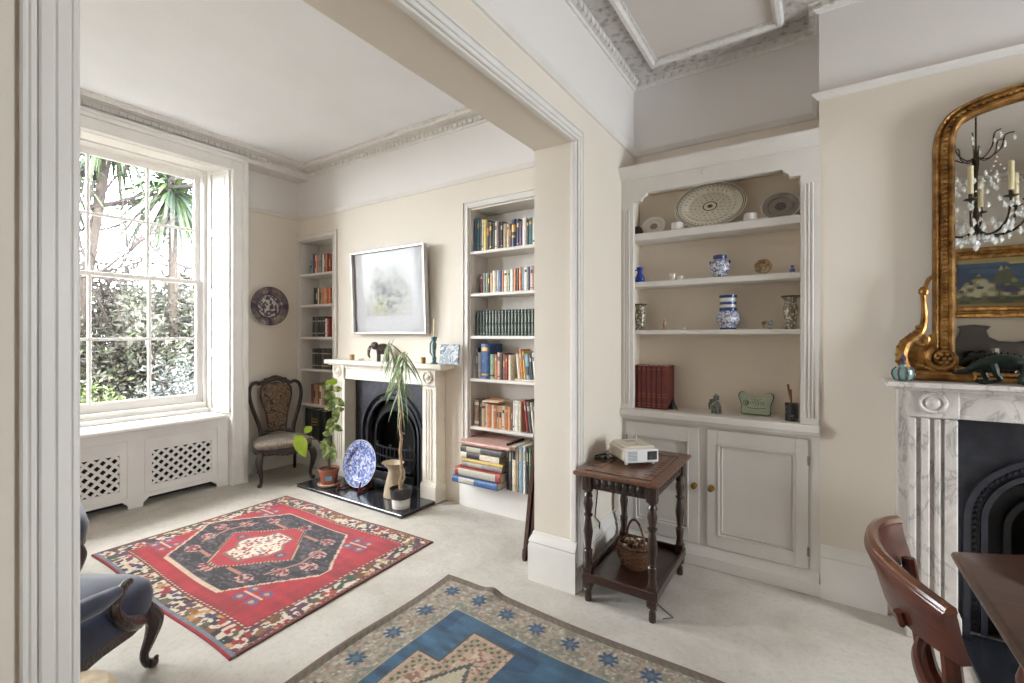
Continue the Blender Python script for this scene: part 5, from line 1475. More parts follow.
# ------------------------------------------------------------------ carved side table
TX0, TX1, TY0, TY1 = -1.105, -.645, 2.27, 2.975
T = thing('side_table', 'dark carved oak side table with turned legs and a lower tray shelf', 'table', ((TX0+TX1)/2, (TY0+TY1)/2, 0))
m = MB(); m.rbox(TX0, TY0, .698, TX1, TY1, .72, .006)
m.rbox(TX0+.05, TY0+.05, .7195, TX1-.05, TY0+.125, .7245, .002); m.rbox(TX0+.05, TY1-.125, .7195, TX1-.05, TY1-.05, .7245, .002)
m.rbox(TX0+.05, TY0+.135, .7195, TX0+.115, TY1-.135, .7245, .002); m.rbox(TX1-.115, TY0+.135, .7195, TX1-.05, TY1-.135, .7245, .002)
for k in range(9):
    yy = TY0+.16+k*(TY1-TY0-.32)/8
    for xx in (TX0+.082, TX1-.082): m.ball((xx, yy, .7245), (.018,.018,.003), 8)
for k in range(5):
    xx = TX0+.09+k*(TX1-TX0-.18)/4
    for yy in (TY0+.087, TY1-.087): m.ball((xx, yy, .7245), (.024,.018,.003), 8)
obj('table_top', m, M['oak_top'], T, world=True)
LEG = [(.017,0),(.019,.01),(.017,.06),(.022,.07),(.023,.08),(.024,.085),(.024,.18),(.023,.19),(.019,.22),(.024,.27),(.016,.29),(.020,.33),(.026,.38),(.018,.44),(.016,.455),(.023,.465),(.016,.475),(.019,.49),(.026,.53),(.019,.565),(.024,.575),(.017,.59),(.024,.60),(.028,.605),(.028,.698)]
LX = (TX0+.055, TX1-.055); LY = (TY0+.085, TY1-.06)
for x in LX:
    for y in LY:
        m = MB(); m.lathe(LEG, c=(x,y,0), n=16); m.rbox(x-.024,y-.024,.075,x+.024,y+.024,.185,.004); m.rbox(x-.026,y-.026,.605,x+.026,y+.026,.6975,.003)
        m.ball((x, y, .065), (.024,.024,.012), 12); m.ball((x, y, .275), (.025,.025,.012), 12); m.ball((x, y, .47), (.026,.026,.010), 12); m.ball((x,y,.57),(.025,.025,.010),12)
        obj('leg', m, M['dark_oak'], T, world=True)
m = MB(); a = .012
m.rbox(LX[0]+.02, LY[0]-a, .615, LX[1]-.02, LY[0]+a, .6975, .003); m.rbox(LX[0]+.02, LY[1]-a, .615, LX[1]-.02, LY[1]+a, .6975, .003)
m.rbox(LX[0]-a, LY[0]+.02, .615, LX[0]+a, LY[1]-.02, .6975, .003); m.rbox(LX[1]-a, LY[0]+.02, .615, LX[1]+a, LY[1]-.02, .6975, .003)
for k in range(7): m.ball((LX[0]+.06+k*(LX[1]-LX[0]-.12)/6, LY[0]-a, .655), (.022,.006,.026), 8)
for k in range(11): m.ball((LX[1]+a, LY[0]+.06+k*(LY[1]-LY[0]-.12)/10, .655), (.006,.022,.026), 8)
obj('apron', m, wood('dark_carved_apron', (18,10,7), (52,28,18), .4, carve=.8, cscale=70), T, world=True)
for x, y in ((LX[1]+.0, LY[0]-.035), (LX[1]+.035, LY[0])):
    pass
m = MB(); m.rbox(LX[0]-.01, LY[0]-.01, .118, LX[1]+.01, LY[1]+.01, .130, .003)
for (xa,ya,xb,yb) in ((LX[0]-.022,LY[0]-.030,LX[1]+.022,LY[0]-.012),(LX[0]-.022,LY[1]+.012,LX[1]+.022,LY[1]+.030),(LX[0]-.030,LY[0]-.022,LX[0]-.012,LY[1]+.022),(LX[1]+.012,LY[0]-.022,LX[1]+.030,LY[1]+.022)):
    m.rbox(xa,ya,.112,xb,yb,.160,.004)
obj('tray_shelf', m, wood('dark_tray_oak', (26,14,10), (66,38,27), .3, coat=.5), T, world=True)
# projector-like white machine
T = thing('projector', 'small white digital projector with black lens sitting on the carved side table', 'projector', (-.91, 2.66, .7255), 0)
Pc = Matrix.Translation((-.895, 2.64, .7255)) @ Matrix.Rotation(math.radians(-46), 4, 'Z')
WPL = simple('warm_white_plastic', (214,206,190), .4, var=.03, scale=10, coat=.1); WPF = simple('cool_white_plastic', (222,224,226), .35, var=.02)
m = MB(); m.rbox(-.12,-.10,.012,.105,.10,.088,.012, M=Pc); m.rbox(-.105,-.088,.085,.09,.088,.100,.010, M=Pc)
for sx in (-.09,.08):
    for sy in (-.08,.08): m.lathe([(.010,0),(.010,.014)], n=10, M=Pc @ Matrix.Translation((sx,sy,0)))
for k in range(5): m.rbox(-.09+k*.010,-.1012,.035,-.085+k*.010,-.099,.07,.0005, M=Pc)
obj('body', m, WPL, T, world=True)
m = MB(); m.rbox(.104,-.098,.014,.114,.098,.086,.006, M=Pc); obj('front_panel', m, WPF, T, world=True)
m = MB(); m.rbox(.112,.03,.028,.117,.088,.076,.002, M=Pc); m.lathe([(.022,0),(.022,.006),(.018,.006),(1e-4,.003)], n=20, M=Pc @ Matrix.Translation((.115,.058,.052)) @ Matrix.Rotation(PI/2,4,'Y')); obj('lens', m, M['black_plastic'], T, world=True)
m = MB()
for k in range(7): m.box(.1135,-.085+k*.0,.026+k*.008,.1150,-.03,.030+k*.008, M=Pc)
obj('vent', m, simple('grey_vent_slots', (140,142,146), .5), T, world=True)
m = MB(); m.rbox(-.06,-.03,.099,-.02,.03,.1025,.001, M=Pc); m.lathe([(.010,0),(.010,.003)], n=12, M=Pc @ Matrix.Translation((.04,.0,.0995))); obj('buttons', m, simple('grey_button', (176,174,168), .5), T, world=True)
m = MB(); m.tube([(-1.0,2.60,.732),(-1.04,2.66,.738),(-1.07,2.60,.733),(-1.085,2.52,.732),(-1.03,2.50,.733),(-1.0,2.57,.736),(-1.06,2.63,.742),(-1.112,2.60,.728),(-1.117,2.60,.68),(-1.118,2.64,.5),(-1.116,2.60,.36),(-1.119,2.68,.30),(-1.119,2.66,.20),(-1.119,2.60,.06)], .004, 6); m.rbox(-1.06,2.52,.7265,-1.03,2.58,.745,.004)
solo('power_cable', 'black power cable coiled beside the projector and hanging down the wall', 'cable', m, M['black_plastic'])
# basket
WICK = wood('dark_woven_willow', (40,22,14), (112,72,46), .6, coat=.1, axis=(1,1,6))
bx, by, bz = -.875, 2.62, .1305
T = thing('wicker_basket', 'round brown wicker basket of shells with a hooped handle on the lower tray', 'basket', (bx, by, bz))
m = MB(); n = 11
for k in range(n):
    z = .004+k*.0105; r = .070+.030*math.sin(k/n*PI*.70); 
    m.tube([((r+.0030*(1 if (j+k) % 2 else -1))*math.cos(2*PI*j/28), (r+.0030*(1 if (j+k) % 2 else -1))*math.sin(2*PI*j/28), z) for j in range(29)], .0056, 6)
for j in range(14):
    a_ = 2*PI*j/14; m.tube([(.064*math.cos(a_),.064*math.sin(a_),0),(.100*math.cos(a_),.100*math.sin(a_),.06),(.094*math.cos(a_),.094*math.sin(a_),.122)], .003, 5)
m.lathe([(.064,0),(.064,.004),(1e-4,.005)], n=20)
m.tube([(.090*math.cos(2*PI*j/32), .090*math.sin(2*PI*j/32), .124+.003*math.sin(j*2)) for j in range(33)], .0075, 7)
obj('bowl', m, WICK, T)
m = MB(); hd = Vector((.8,-.6,0)).normalized()
pts = [hd*(-.094*math.cos(PI*k/16)) + Vector((0,0,.09+.165*math.sin(PI*k/16))) for k in range(17)]
m.tube(pts, .0065, 7); m.tube([p+Vector((.002*math.sin(i*2),.003*math.cos(i*2),.003)) for i, p in enumerate(pts)], .005, 6); obj('handle', m, WICK, T)
SHC = [simple('shell_'+n_, c_, .4, var=.2, scale=60, coat=.3) for n_, c_ in (('cream',(206,190,160)),('brown',(120,84,60)),('tan',(160,128,96)),('dark',(76,54,44)))]
rr = random.Random(4)
sp = []
for k in range(34):
    for _ in range(40):
        a_ = rr.uniform(0,2*PI); q = .078*math.sqrt(rr.random()); z = .118+.022*(1-(q/.072)**2)+rr.uniform(-.006,.004)
        p = Vector((q*math.cos(a_), q*math.sin(a_), z))
        if all((p-o_).length > .0135 for o_ in sp): break
    sp.append(p)
    m = MB(); Mx = at(bx+p.x, by+p.y, bz+p.z, rr.uniform(0,6), rr.uniform(-.8,.8), rr.uniform(-.8,.8))
    m.ball((0,0,0), (.017,.011,.009), 10, M=Mx); m.ball((.010,0,0), (.009,.009,.008), 8, M=Mx)
    nm = ['cream','brown','tan','dark'][k % 4]
    solo('seashell', '%s seashell heaped with the others in the wicker basket' % nm, 'shell', m, SHC[k % 4], '%s seashells in the wicker basket' % nm)
m = MB(); m.lathe([(.080,.06),(.078,.104),(.05,.112),(1e-4,.118),(1e-4,.062)], c=(bx,by,bz), n=18)
solo('shell_fill', 'lower shells and chips filling the wicker basket under the top layer', 'shells', m, SHC[3], kind='stuff')
# wall socket hardware / cable clips near the tray
m = MB(); m.tube([(-.66,2.40,.004),(-.62,2.44,.004),(-.66,2.47,.004),(-.72,2.52,.004),(-.8,2.72,.004),(-1.0,2.80,.004)], .0025, 6)
solo('floor_cable', 'thin dark cable lying on the carpet under the side table', 'cable', m, M['black_plastic'])
# leaning boards behind the jamb
for k, (dx, y0, y1, h) in enumerate(((0, 2.53, 2.92, 1.30), (.034, 2.545, 2.86, 1.22))):
    m = MB(); Mx = Matrix.Translation((-1.590+dx, 0, 0)) @ Matrix.Rotation(.104, 4, 'Y')
    m.rbox(0, y0, 0, .024, y1, h, .004, M=Mx)
    for z in (.02, h-.1): m.rbox(-.0, y0-.004, z, .024, y0+.001, z+.06, .001, M=Mx)
    solo('leaning_board', ('dark wooden table leaf leaning behind the opening jamb, outer of the two','dark wooden table leaf leaning behind the opening jamb, inner of the two')[k], 'board', m, wood('dark_table_leaf_%s' % 'ab'[k], (44,26,22), (84,52,42), .35))

# ------------------------------------------------------------------ low carved chair by the window
def path(pts, n=6):
    """Catmull-Rom"""
    P = [Vector(p) for p in pts]; out = []
    for i in range(len(P)-1):
        p0 = P[max(i-1,0)]; p1 = P[i]; p2 = P[i+1]; p3 = P[min(i+2,len(P)-1)]
        for k in range(n):
            t_ = k/n; out.append(.5*((2*p1)+(-p0+p2)*t_+(2*p0-5*p1+4*p2-p3)*t_*t_+(-p0+3*p1-3*p2+p3)*t_**3))
    out.append(P[-1]); return out
def rad(rs, n, N):
    out = []
    for i in range(N):
        u = i/(N-1)*(len(rs)-1); k = min(int(u), len(rs)-2); out.append(rs[k]+(rs[k+1]-rs[k])*(u-k))
    return out
def cabriole(m, x, y, z0, dx, dy, s=1.0):
    """carved cabriole leg from (x,y,z0) down to the floor, bowing towards (dx,dy)"""
    p = path([(x,y,z0),(x+dx*.030*s,y+dy*.030*s,z0*.78),(x+dx*.018*s,y+dy*.018*s,z0*.52),(x-dx*.004*s,y-dy*.004*s,z0*.26),(x+dx*.004*s,y+dy*.004*s,z0*.10),(x+dx*.018*s,y+dy*.018*s,.022)], 5)
    m.tube(p, [q*s for q in rad([.030,.034,.024,.016,.015,.020], 5, len(p))], 10)
    m.ball((x+dx*.022*s,y+dy*.022*s,.018*s), (.024*s,.024*s,.018*s), 10); m.ball((x+dx*.034*s,y+dy*.034*s,z0*.80), (.024*s,.024*s,.032*s), 10)
    m.ball((x+dx*.036*s,y+dy*.036*s,.034*s), (.010*s,.010*s,.010*s), 8)
T = thing('low_carved_chair', 'low carved dark wood nursing chair with scroll brocade back and seat by the window', 'chair', (-4.555, 2.665, 0), math.radians(-19))
# local: +x forward, y across
SZ = .35; hw, hf = .26, .25
for sx in (-1, 1):
    for sy in (-1, 1):
        m = MB()
        if sx > 0: cabriole(m, .215, sy*.225, SZ-.03, .75, sy*.65)
        else:
            p = path([(-.20,sy*.17,SZ),(-.21,sy*.17,.2),(-.25,sy*.175,.02)], 5); m.tube(p, rad([.022,.016,.016],5,len(p)), 8)
        obj('leg', m, M['rosewood'], T)
m = MB()
def seat_outline(k=1.0, dz=0):
    pts = []
    for i in range(40):
        a = 2*PI*i/40; c, s_ = math.cos(a), math.sin(a)
        ex = .55; x = abs(c)**ex*(1 if c > 0 else -1)*hf; y = abs(s_)**ex*(1 if s_ > 0 else -1)*(hw if c > 0 else hw*(.80+.2*(1+c)))
        pts.append((x*k, y*k))
    return pts
m.prism(seat_outline(1.0), SZ-.055, SZ, 'z')
for k in range(9): m.ball((hf-.004, -.16+.04*k, SZ-.048-.012*math.cos((k-4)*.75)), (.012,.024,.016), 8)
obj('seat_rail', m, M['rosewood'], T)
m = MB()
def cushion(m, outl, z0, h, dome):
    rings = [(1.0, z0), (1.02, z0+h*.45), (.99, z0+h*.8), (.90, z0+h), (.6, z0+h+dome*.7), (.3, z0+h+dome*.95), (.02, z0+h+dome)]
    vs = []; n = len(outl)
    for k, z in rings: vs += [(x*k, y*k, z) for x, y in outl]
    fs = [(i*n+j, i*n+(j+1)%n, (i+1)*n+(j+1)%n, (i+1)*n+j) for i in range(len(rings)-1) for j in range(n)]
    fs += [tuple(range(n-1,-1,-1)), tuple(range((len(rings)-1)*n, len(rings)*n))]
    m.add(vs, fs)
cushion(m, seat_outline(.985), SZ+.0005, .055, .025); obj('seat', m, M['brocade_seat'], T, angle=60)
# back: balloon frame
def bk(y, z, o=0): return (-.21-(z-SZ)*.17+o, y, z)
for sy in (-1, 1):
    m = MB(); p = path([bk(sy*.165,SZ-.01),bk(sy*.155,SZ+.07),bk(sy*.175,SZ+.18),bk(sy*.225,SZ+.34),bk(sy*.250,SZ+.47),bk(sy*.235,SZ+.565),bk(sy*.19,SZ+.60),bk(sy*.13,SZ+.59),bk(0,SZ+.645)], 6)
    m.tube(p, rad([.024,.020,.020,.020,.019,.018,.018,.020,.024],6,len(p)), 8)
    obj('back_frame', m, M['rosewood'], T)
m = MB(); p = path([bk(-.13,SZ+.592),bk(-.06,SZ+.63),bk(0,SZ+.650),bk(.06,SZ+.63),bk(.13,SZ+.592)], 5); m.tube(p, .021, 8)
lr = MB()
for k in range(-2, 3): m.ball(bk(k*.045,SZ+.645-.008*abs(k), .006), (.014,.024,.018), 8)
lr.tube(path([bk(-.15,SZ+.075),bk(-.05,SZ+.095),bk(.05,SZ+.095),bk(.15,SZ+.075)], 4), .017, 8); obj('lower_rail', lr, M['rosewood'], T)
obj('crest_rail', m, M['rosewood'], T)
def splat(k):
    R_ = [(.075,.10),(.085,.18),(.10,.28),(.128,.38),(.145,.46),(.143,.53),(.115,.575),(.06,.605),(0,.615)]
    r = [(y*k, .355+(z-.355)*k) for y, z in R_]
    return r + [(-y, z) for y, z in reversed(r[:-1])]
def back_panel(m, k, o0, o1):
    out = splat(k); n = len(out)
    vs = [bk(y, SZ+z, o0) for y, z in out] + [bk(y, SZ+z, o1) for y, z in out] + [bk(y*.6, SZ+.355+(z-.355)*.6, o1+.014*(1 if o1 > o0 else -1)) for y, z in out]
    fs = [tuple(range(n-1,-1,-1)), tuple(range(2*n,3*n))] + [(i,(i+1)%n,n+(i+1)%n,n+i) for i in range(n)] + [(n+i,n+(i+1)%n,2*n+(i+1)%n,2*n+i) for i in range(n)]
    m.add(vs, fs)
m = MB(); back_panel(m, .96, -.012, .020); obj('backrest', m, M['brocade'], T, angle=60)
m = MB(); o = splat(1.02); m.tube([bk(y, SZ+z, .008) for y, z in o]+[bk(o[0][0], SZ+o[0][1], .008)], .011, 7); obj('backrest_moulding', m, M['rosewood'], T)

# ------------------------------------------------------------------ blue velvet armchairs
def armchair(label, loc, rz, s=1.0):
    """local +x forward, y across; right side is -y. loc is the centre of the seat"""
    T = thing('velvet_armchair', label, 'armchair', loc, rz)
    SZ = s; hx, hy = .30, .32
    for sx in (-1, 1):
        for sy in (-1, 1):
            m = MB()
            if sx > 0: cabriole(m, hx-.045, sy*(hy-.045), SZ, .70, sy*.71, 1.05)
            else:
                p = path([(-hx+.04,sy*(hy-.06),SZ),(-hx+.02,sy*(hy-.06),.2),(-hx-.04,sy*(hy-.05),.02)], 5); m.tube(p, rad([.028,.022,.02],5,len(p)), 8)
            obj('leg', m, M['rosewood'], T)
    outl = []
    for i in range(48):
        a = 2*PI*i/48; c, q = math.cos(a), math.sin(a); ex = .42
        x = abs(c)**ex*(1 if c > 0 else -1)*hx; y = abs(q)**ex*(1 if q > 0 else -1)*(hy if c > 0 else hy*.93)
        outl.append((x + (.025 if c > .3 else 0), y))
    m = MB(); m.prism([(x*.985, y*.985) for x, y in outl], SZ-.035, SZ+.012, 'z'); obj('seat_rail', m, M['rosewood'], T)
    m = MB(); cushion(m, outl, SZ+.0125, .125, .035); obj('seat', m, M['velvet'], T, angle=60)
    # arms
    for sy in (-1, 1):
        m = MB(); y = sy*(hy+.005)
        p = path([(.14,y*.99,SZ+.01),(.09,y*1.02,SZ+.035),(.035,y*1.03,SZ+.08),(.005,y*1.03,SZ+.14),(.030,y*1.02,SZ+.19),(.075,y*1.0,SZ+.205)], 6)
        m.tube(p, rad([.030,.028,.022,.019,.020,.017],6,len(p)), 10); m.ball((.08,y*1.0,SZ+.205), (.024,.020,.016), 10)
        obj('arm_support', m, M['rosewood'], T)
        m = MB(); p = path([(.02,y*1.02,SZ+.20),(-.08,y*1.02,SZ+.21),(-.20,y*.98,SZ+.23),(-.30,y*.84,SZ+.25)], 6); m.tube(p, rad([.022,.036,.036,.03],6,len(p)), 12)
        obj('arm_pad', m, M['velvet'], T, angle=60)
    # back
    m = MB(); p = path([(-.26,-.20,SZ),(-.29,-.22,SZ+.2),(-.35,-.25,SZ+.42),(-.385,-.18,SZ+.58),(-.40,0,SZ+.64),(-.385,.18,SZ+.58),(-.35,.25,SZ+.42),(-.29,.22,SZ+.2),(-.26,.20,SZ)], 6)
    m.tube(p, .022, 8); obj('back_frame', m, M['rosewood'], T)
    def B(u, v):
        a = (u-.5)*2; z = SZ+.10+.50*v; w_ = (.18+.06*math.sin(v*PI*.6))*math.sqrt(max(0,1-max(0,(v-.7)/.3)**2*.55)); bulge = .035*(1-a*a)*math.sin(PI*min(1,v*.9+.05))
        return (-.275-(z-SZ)*.17+bulge, a*w_, z)
    m = MB(); m.grid(B, 12, 12)
    k0 = len(m.v); m.grid(lambda u, v: (-.30-(SZ+.1+.5*v-SZ)*.17, B(u,v)[1], B(u,v)[2]), 12, 12)
    ring = [i*12 for i in range(12)]+[11*12+j for j in range(1,12)]+[i*12+11 for i in range(10,-1,-1)]+[j for j in range(10,0,-1)]
    for i in range(len(ring)): m.f.append([ring[i], ring[(i+1)%len(ring)], k0+ring[(i+1)%len(ring)], k0+ring[i]]); m.m.append(0)
    obj('backrest', m, M['velvet'], T, angle=60)
    return T
armchair('blue velvet armchair with carved cabriole leg at the near corner of the red rug', (-2.495, .44, 0), math.atan2(.79, -.61), .265)
armchair('second blue velvet armchair mostly hidden by the opening jamb near the window', (-3.80, .62, 0), math.atan2(.985, .17), .28)
# cream fringed pouffe low down at the jamb
T = thing('fringed_footstool', 'cream fringed footstool just showing at the foot of the left jamb', 'footstool', (-2.02, .47, 0))
m = MB(); m.lathe([(.10,.05),(.115,.06),(.120,.20),(.118,.27),(.095,.30),(.05,.312),(1e-4,.316)], n=32); obj('cushion', m, M['cream_cloth'], T)
m = MB()
for j in range(90):
    a_ = 2*PI*j/90; m.tube([(.119*math.cos(a_),.119*math.sin(a_),.255),(.124*math.cos(a_),.124*math.sin(a_),.14),(.127*math.cos(a_),.127*math.sin(a_),.002)], .0042, 4)
obj('fringe', m, M['cream_cloth'], T)

# ------------------------------------------------------------------ dining table and chair
zt = .735
def top_outline(k=0.0):
    pts = [(.425,.55),(.39,1.0),(.376,1.5),(.368,2.06)]
    for i in range(7): a_ = PI-.2-(PI/2-.35)*i/6; pts.append((.368+.035+.035*math.cos(a_), 2.09+.035*math.sin(a_)))
    pts += [(.52,2.185),(.64,2.255),(.80,2.31),(1.0,2.325),(1.2,2.31),(1.36,2.255),(1.48,2.185),(1.56,2.09),(1.60,2.0),(1.60,1.0),(1.57,.55),(1.45,.25),(1.0,.15),(.55,.25)]
    return pts
T = thing('dining_table', 'polished mahogany dining table with a moulded edge in the bottom right corner', 'table', (1.0, 1.3, 0))
o_ = top_outline(); cx_, cy2 = 1.0, 1.3
m = MB()
lv = [(.985, zt-.030), (.995, zt-.026), (1.0, zt-.018), (.996, zt-.010), (.985, zt-.008), (.980, zt-.004), (.974, zt)]
n = len(o_); vs = []
for k, z in lv: vs += [((x-cx_)*k+cx_, (y-cy2)*k+cy2, z) for x, y in o_]
fs = [(i*n+j, i*n+(j+1)%n, (i+1)*n+(j+1)%n, (i+1)*n+j) for i in range(len(lv)-1) for j in range(n)] + [tuple(range(n-1,-1,-1)), tuple(range((len(lv)-1)*n, len(lv)*n))]
m.add(vs, fs); obj('table_top', m, M['mahogany_top'], T, world=True)
m = MB(); m.prism([((x-cx_)*.90+cx_, (y-cy2)*.93+cy2) for x, y in o_], zt-.105, zt-.0305, 'z'); obj('frieze', m, M['mahogany'], T, world=True)
for x, y in ((.53,2.00),(1.46,2.00),(.53,.62),(1.46,.62)):
    m = MB(); m.lathe([(.018,0),(.024,.04),(.020,.06),(.026,.10),(.022,.2),(.034,.42),(.024,.46),(.045,.50),(.047,.54),(.03,.57),(.036,.60),(.036,.63)], c=(x,y,0), n=20); m.rbox(x-.034,y-.034,.55+.0,x+.034,y+.034,zt-.1055,.004)
    obj('leg', m, M['mahogany'], T, world=True)
# regency dining chair (back towards the camera's left, seat under the table)
T = thing('dining_chair', 'mahogany dining chair with a curved crest board drawn up to the dining table', 'chair', (.36, 1.55, 0))
cyc = 1.555
def crest(u, z):   # u -1..1 across, concave towards +x
    return Vector((.122+(.100 if u < 0 else .075)*u*u+-(z-.9)*.25, cyc+.02+.285*u*(1-.02*u*u), z))
m = MB(); N = 26; vs = []
H0, H1 = .765, .90
for i in range(N+1):
    u = -1+2*i/N; hh = H1-.0-.018*abs(u)**3; h0 = H0+.012*u*u
    a = crest(u, h0); b_ = crest(u, hh); tx = Vector((-.224*u, 0, 0)); d = (crest(min(1,u+.01),.85)-crest(max(-1,u-.01),.85)).normalized(); nn = Vector((-d.y, d.x, 0)); nn = nn if nn.x < 0 else -nn
    th = .011; t2 = .017
    vs += [a-nn*th, a+nn*th, crest(u, (h0+hh)/2)+nn*(th+.002), b_+nn*t2-Vector((0,0,.018)), b_+nn*t2*.8, b_-nn*t2*.8, b_-nn*t2-Vector((0,0,.018)), crest(u,(h0+hh)/2)-nn*(th-.002)]
fs = [(i*8+j, i*8+(j+1)%8, (i+1)*8+(j+1)%8, (i+1)*8+j) for i in range(N) for j in range(8)] + [tuple(range(7,-1,-1)), tuple(range(N*8, N*8+8))]
m.add(vs, fs); obj('crest_board', m, M['mahogany'], T, world=True, angle=50)
ch = wood('chair_scroll_wood', (70,36,22), (134,82,50), .2, coat=.7, axis=(.5,.5,1))
m = MB(); m.tube([crest(-1+2*i/N, H1-.006-.018*abs(-1+2*i/N)**3) for i in range(N+1)], .0165, 8); obj('crest_roll', m, ch, T, world=True)
for s in (-1, 1):
    y = cyc+.02+s*.195
    x0 = crest(s*.78, .85).x
    m = MB(); p = path([(x0+.040,y,.80),(x0+.05,y,.72),(.26,y,.52),(.28,y,.43),(.20,y,.25),(.06,y,.0)], 6); m.tube(p, rad([.016,.018,.022,.024,.022,.018],6,len(p)), 8, flat=.8); obj('back_stile', m, M['mahogany'], T, world=True)
    m = MB(); p = path([(.28,y,.43),(.42,y-s*.0,.455),(.60,y+s*.02,.445)], 5); m.tube(p, .022, 8); obj('side_rail', m, ch, T, world=True)
    m = MB(); p = path([(.62,y+s*.02,.445),(.66,y+s*.02,.30),(.63,y+s*.02,.14),(.70,y+s*.02,0)], 5); m.tube(p, rad([.024,.022,.018,.015],5,len(p)), 8); obj('leg', m, M['mahogany'], T, world=True)
m = MB(); p = path([(.265,cyc-.225,.60),(.225,cyc-.1,.60),(.215,cyc,.60),(.225,cyc+.1,.60),(.265,cyc+.225,.60)], 4); m.tube(p, .017, 8, flat=.7)
obj('cross_rail', m, M['mahogany'], T, world=True)
m = MB(); m.tube([(.62,cyc-.25,.445),(.62,cyc+.25,.445)], .020, 8); m.tube([(.29,cyc-.23,.43),(.29,cyc+.23,.43)], .020, 8); obj('seat_frame', m, M['mahogany'], T, world=True)
m = MB(); m.v = []; 
so = [(.29,cyc-.215),(.61,cyc-.235),(.61,cyc+.235),(.29,cyc+.215)]
m.prism(so, .435, .475, 'z'); m.prism([((x-.45)*.9+.45,(y-cyc)*.9+cyc) for x,y in so], .475, .49, 'z'); obj('seat', m, simple('dark_red_seat_leather', (70,24,22), .45, var=.15, coat=.2), T, world=True)
# carved bracket behind the board
m = MB(); m.tube([crest(-.55,.80)+Vector((-.016,0,0)), crest(-.55,.775)+Vector((-.014,0,0))], .014, 8); m.ball(crest(-.55,.778)+Vector((-.018,0,0)), (.010,.012,.016), 10)
obj('back_boss', m, M['mahogany'], T, world=True)
# ------------------------------------------------------------------ gilt overmantel mirror
ZS = 1.2285
MX = .91
out = [(.475,1.27),(.475,2.36),(.487,2.45),(.522,2.515),(.575,2.552),(.654,2.580),(.781,2.603),(.91,2.610)]
sm = [tuple(p) for p in path([(x,0,z) for x,_,z in [(a,0,b) for a,b in out[1:]]], 5)]
left = [(out[0][0], out[0][1])] + [(p[0], p[2]) for p in sm]
full = left + [(2*MX-x, z) for x, z in reversed(left[:-1])]
def offs(P, d):
    res = []
    for i in range(len(P)):
        a = Vector(P[max(i-1,0)]); b_ = Vector(P[min(i+1,len(P)-1)]); t_ = (b_-a).normalized(); nn = Vector((t_.y, -t_.x))
        res.append(tuple(Vector(P[i])+nn*d))
    return res
T = thing('overmantel_mirror', 'tall arched gilt overmantel mirror with scrolled base standing on the marble mantel', 'mirror', (MX, 3.06, ZS))
prof = [(0,3.095),(0,3.05),(.010,3.035),(.022,3.045),(.026,3.040),(.050,3.036),(.054,3.028),(.064,3.026),(.078,3.05),(.078,3.095)]
rows = [[(x, y, z) for (x, z) in offs(full, o_)] for (o_, y) in prof]
m = MB(); n = len(full)
for r_ in rows: m.v += r_
for i in range(len(rows)-1):
    for j in range(n-1): m.f.append([i*n+j, i*n+j+1, (i+1)*n+j+1, (i+1)*n+j]); m.m.append(0)
obj('frame', m, M['gold'], T, world=True)
m = MB(); mid = offs(full, .038); L = 0; last = mid[0]; step = .020; acc = 0
step = .023
for i in range(1, len(mid)):
    a = Vector(mid[i-1]); b_ = Vector(mid[i]); d = (b_-a).length; t_ = step-acc
    while t_ <= d:
        p = a+(b_-a)*(t_/d); m.ball((p.x, 3.034, p.y), (.0115,.009,.0085), 7); t_ += step
    acc = d-(t_-step)
obj('beading', m, M['gold'], T, world=True)
inn = offs(full, .077)
m = MB(); m.prism([(x, z) for x, z in inn], 3.062, 3.066, 'y'); obj('mirror_glass', m, M['mirror'], T, world=True, smooth=False)
m = MB(); m.prism([(x, z) for x, z in offs(full, .02)], 3.0665, 3.09, 'y'); obj('backboard', m, M['dark_oak'], T, world=True)
m = MB(); m.rbox(.37, 3.0, ZS, 1.45, 3.09, ZS+.022, .006); m.rbox(.40, 3.02, ZS+.022, 1.42, 3.09, ZS+.042, .008)
obj('base_rail', m, M['gold'], T, world=True)
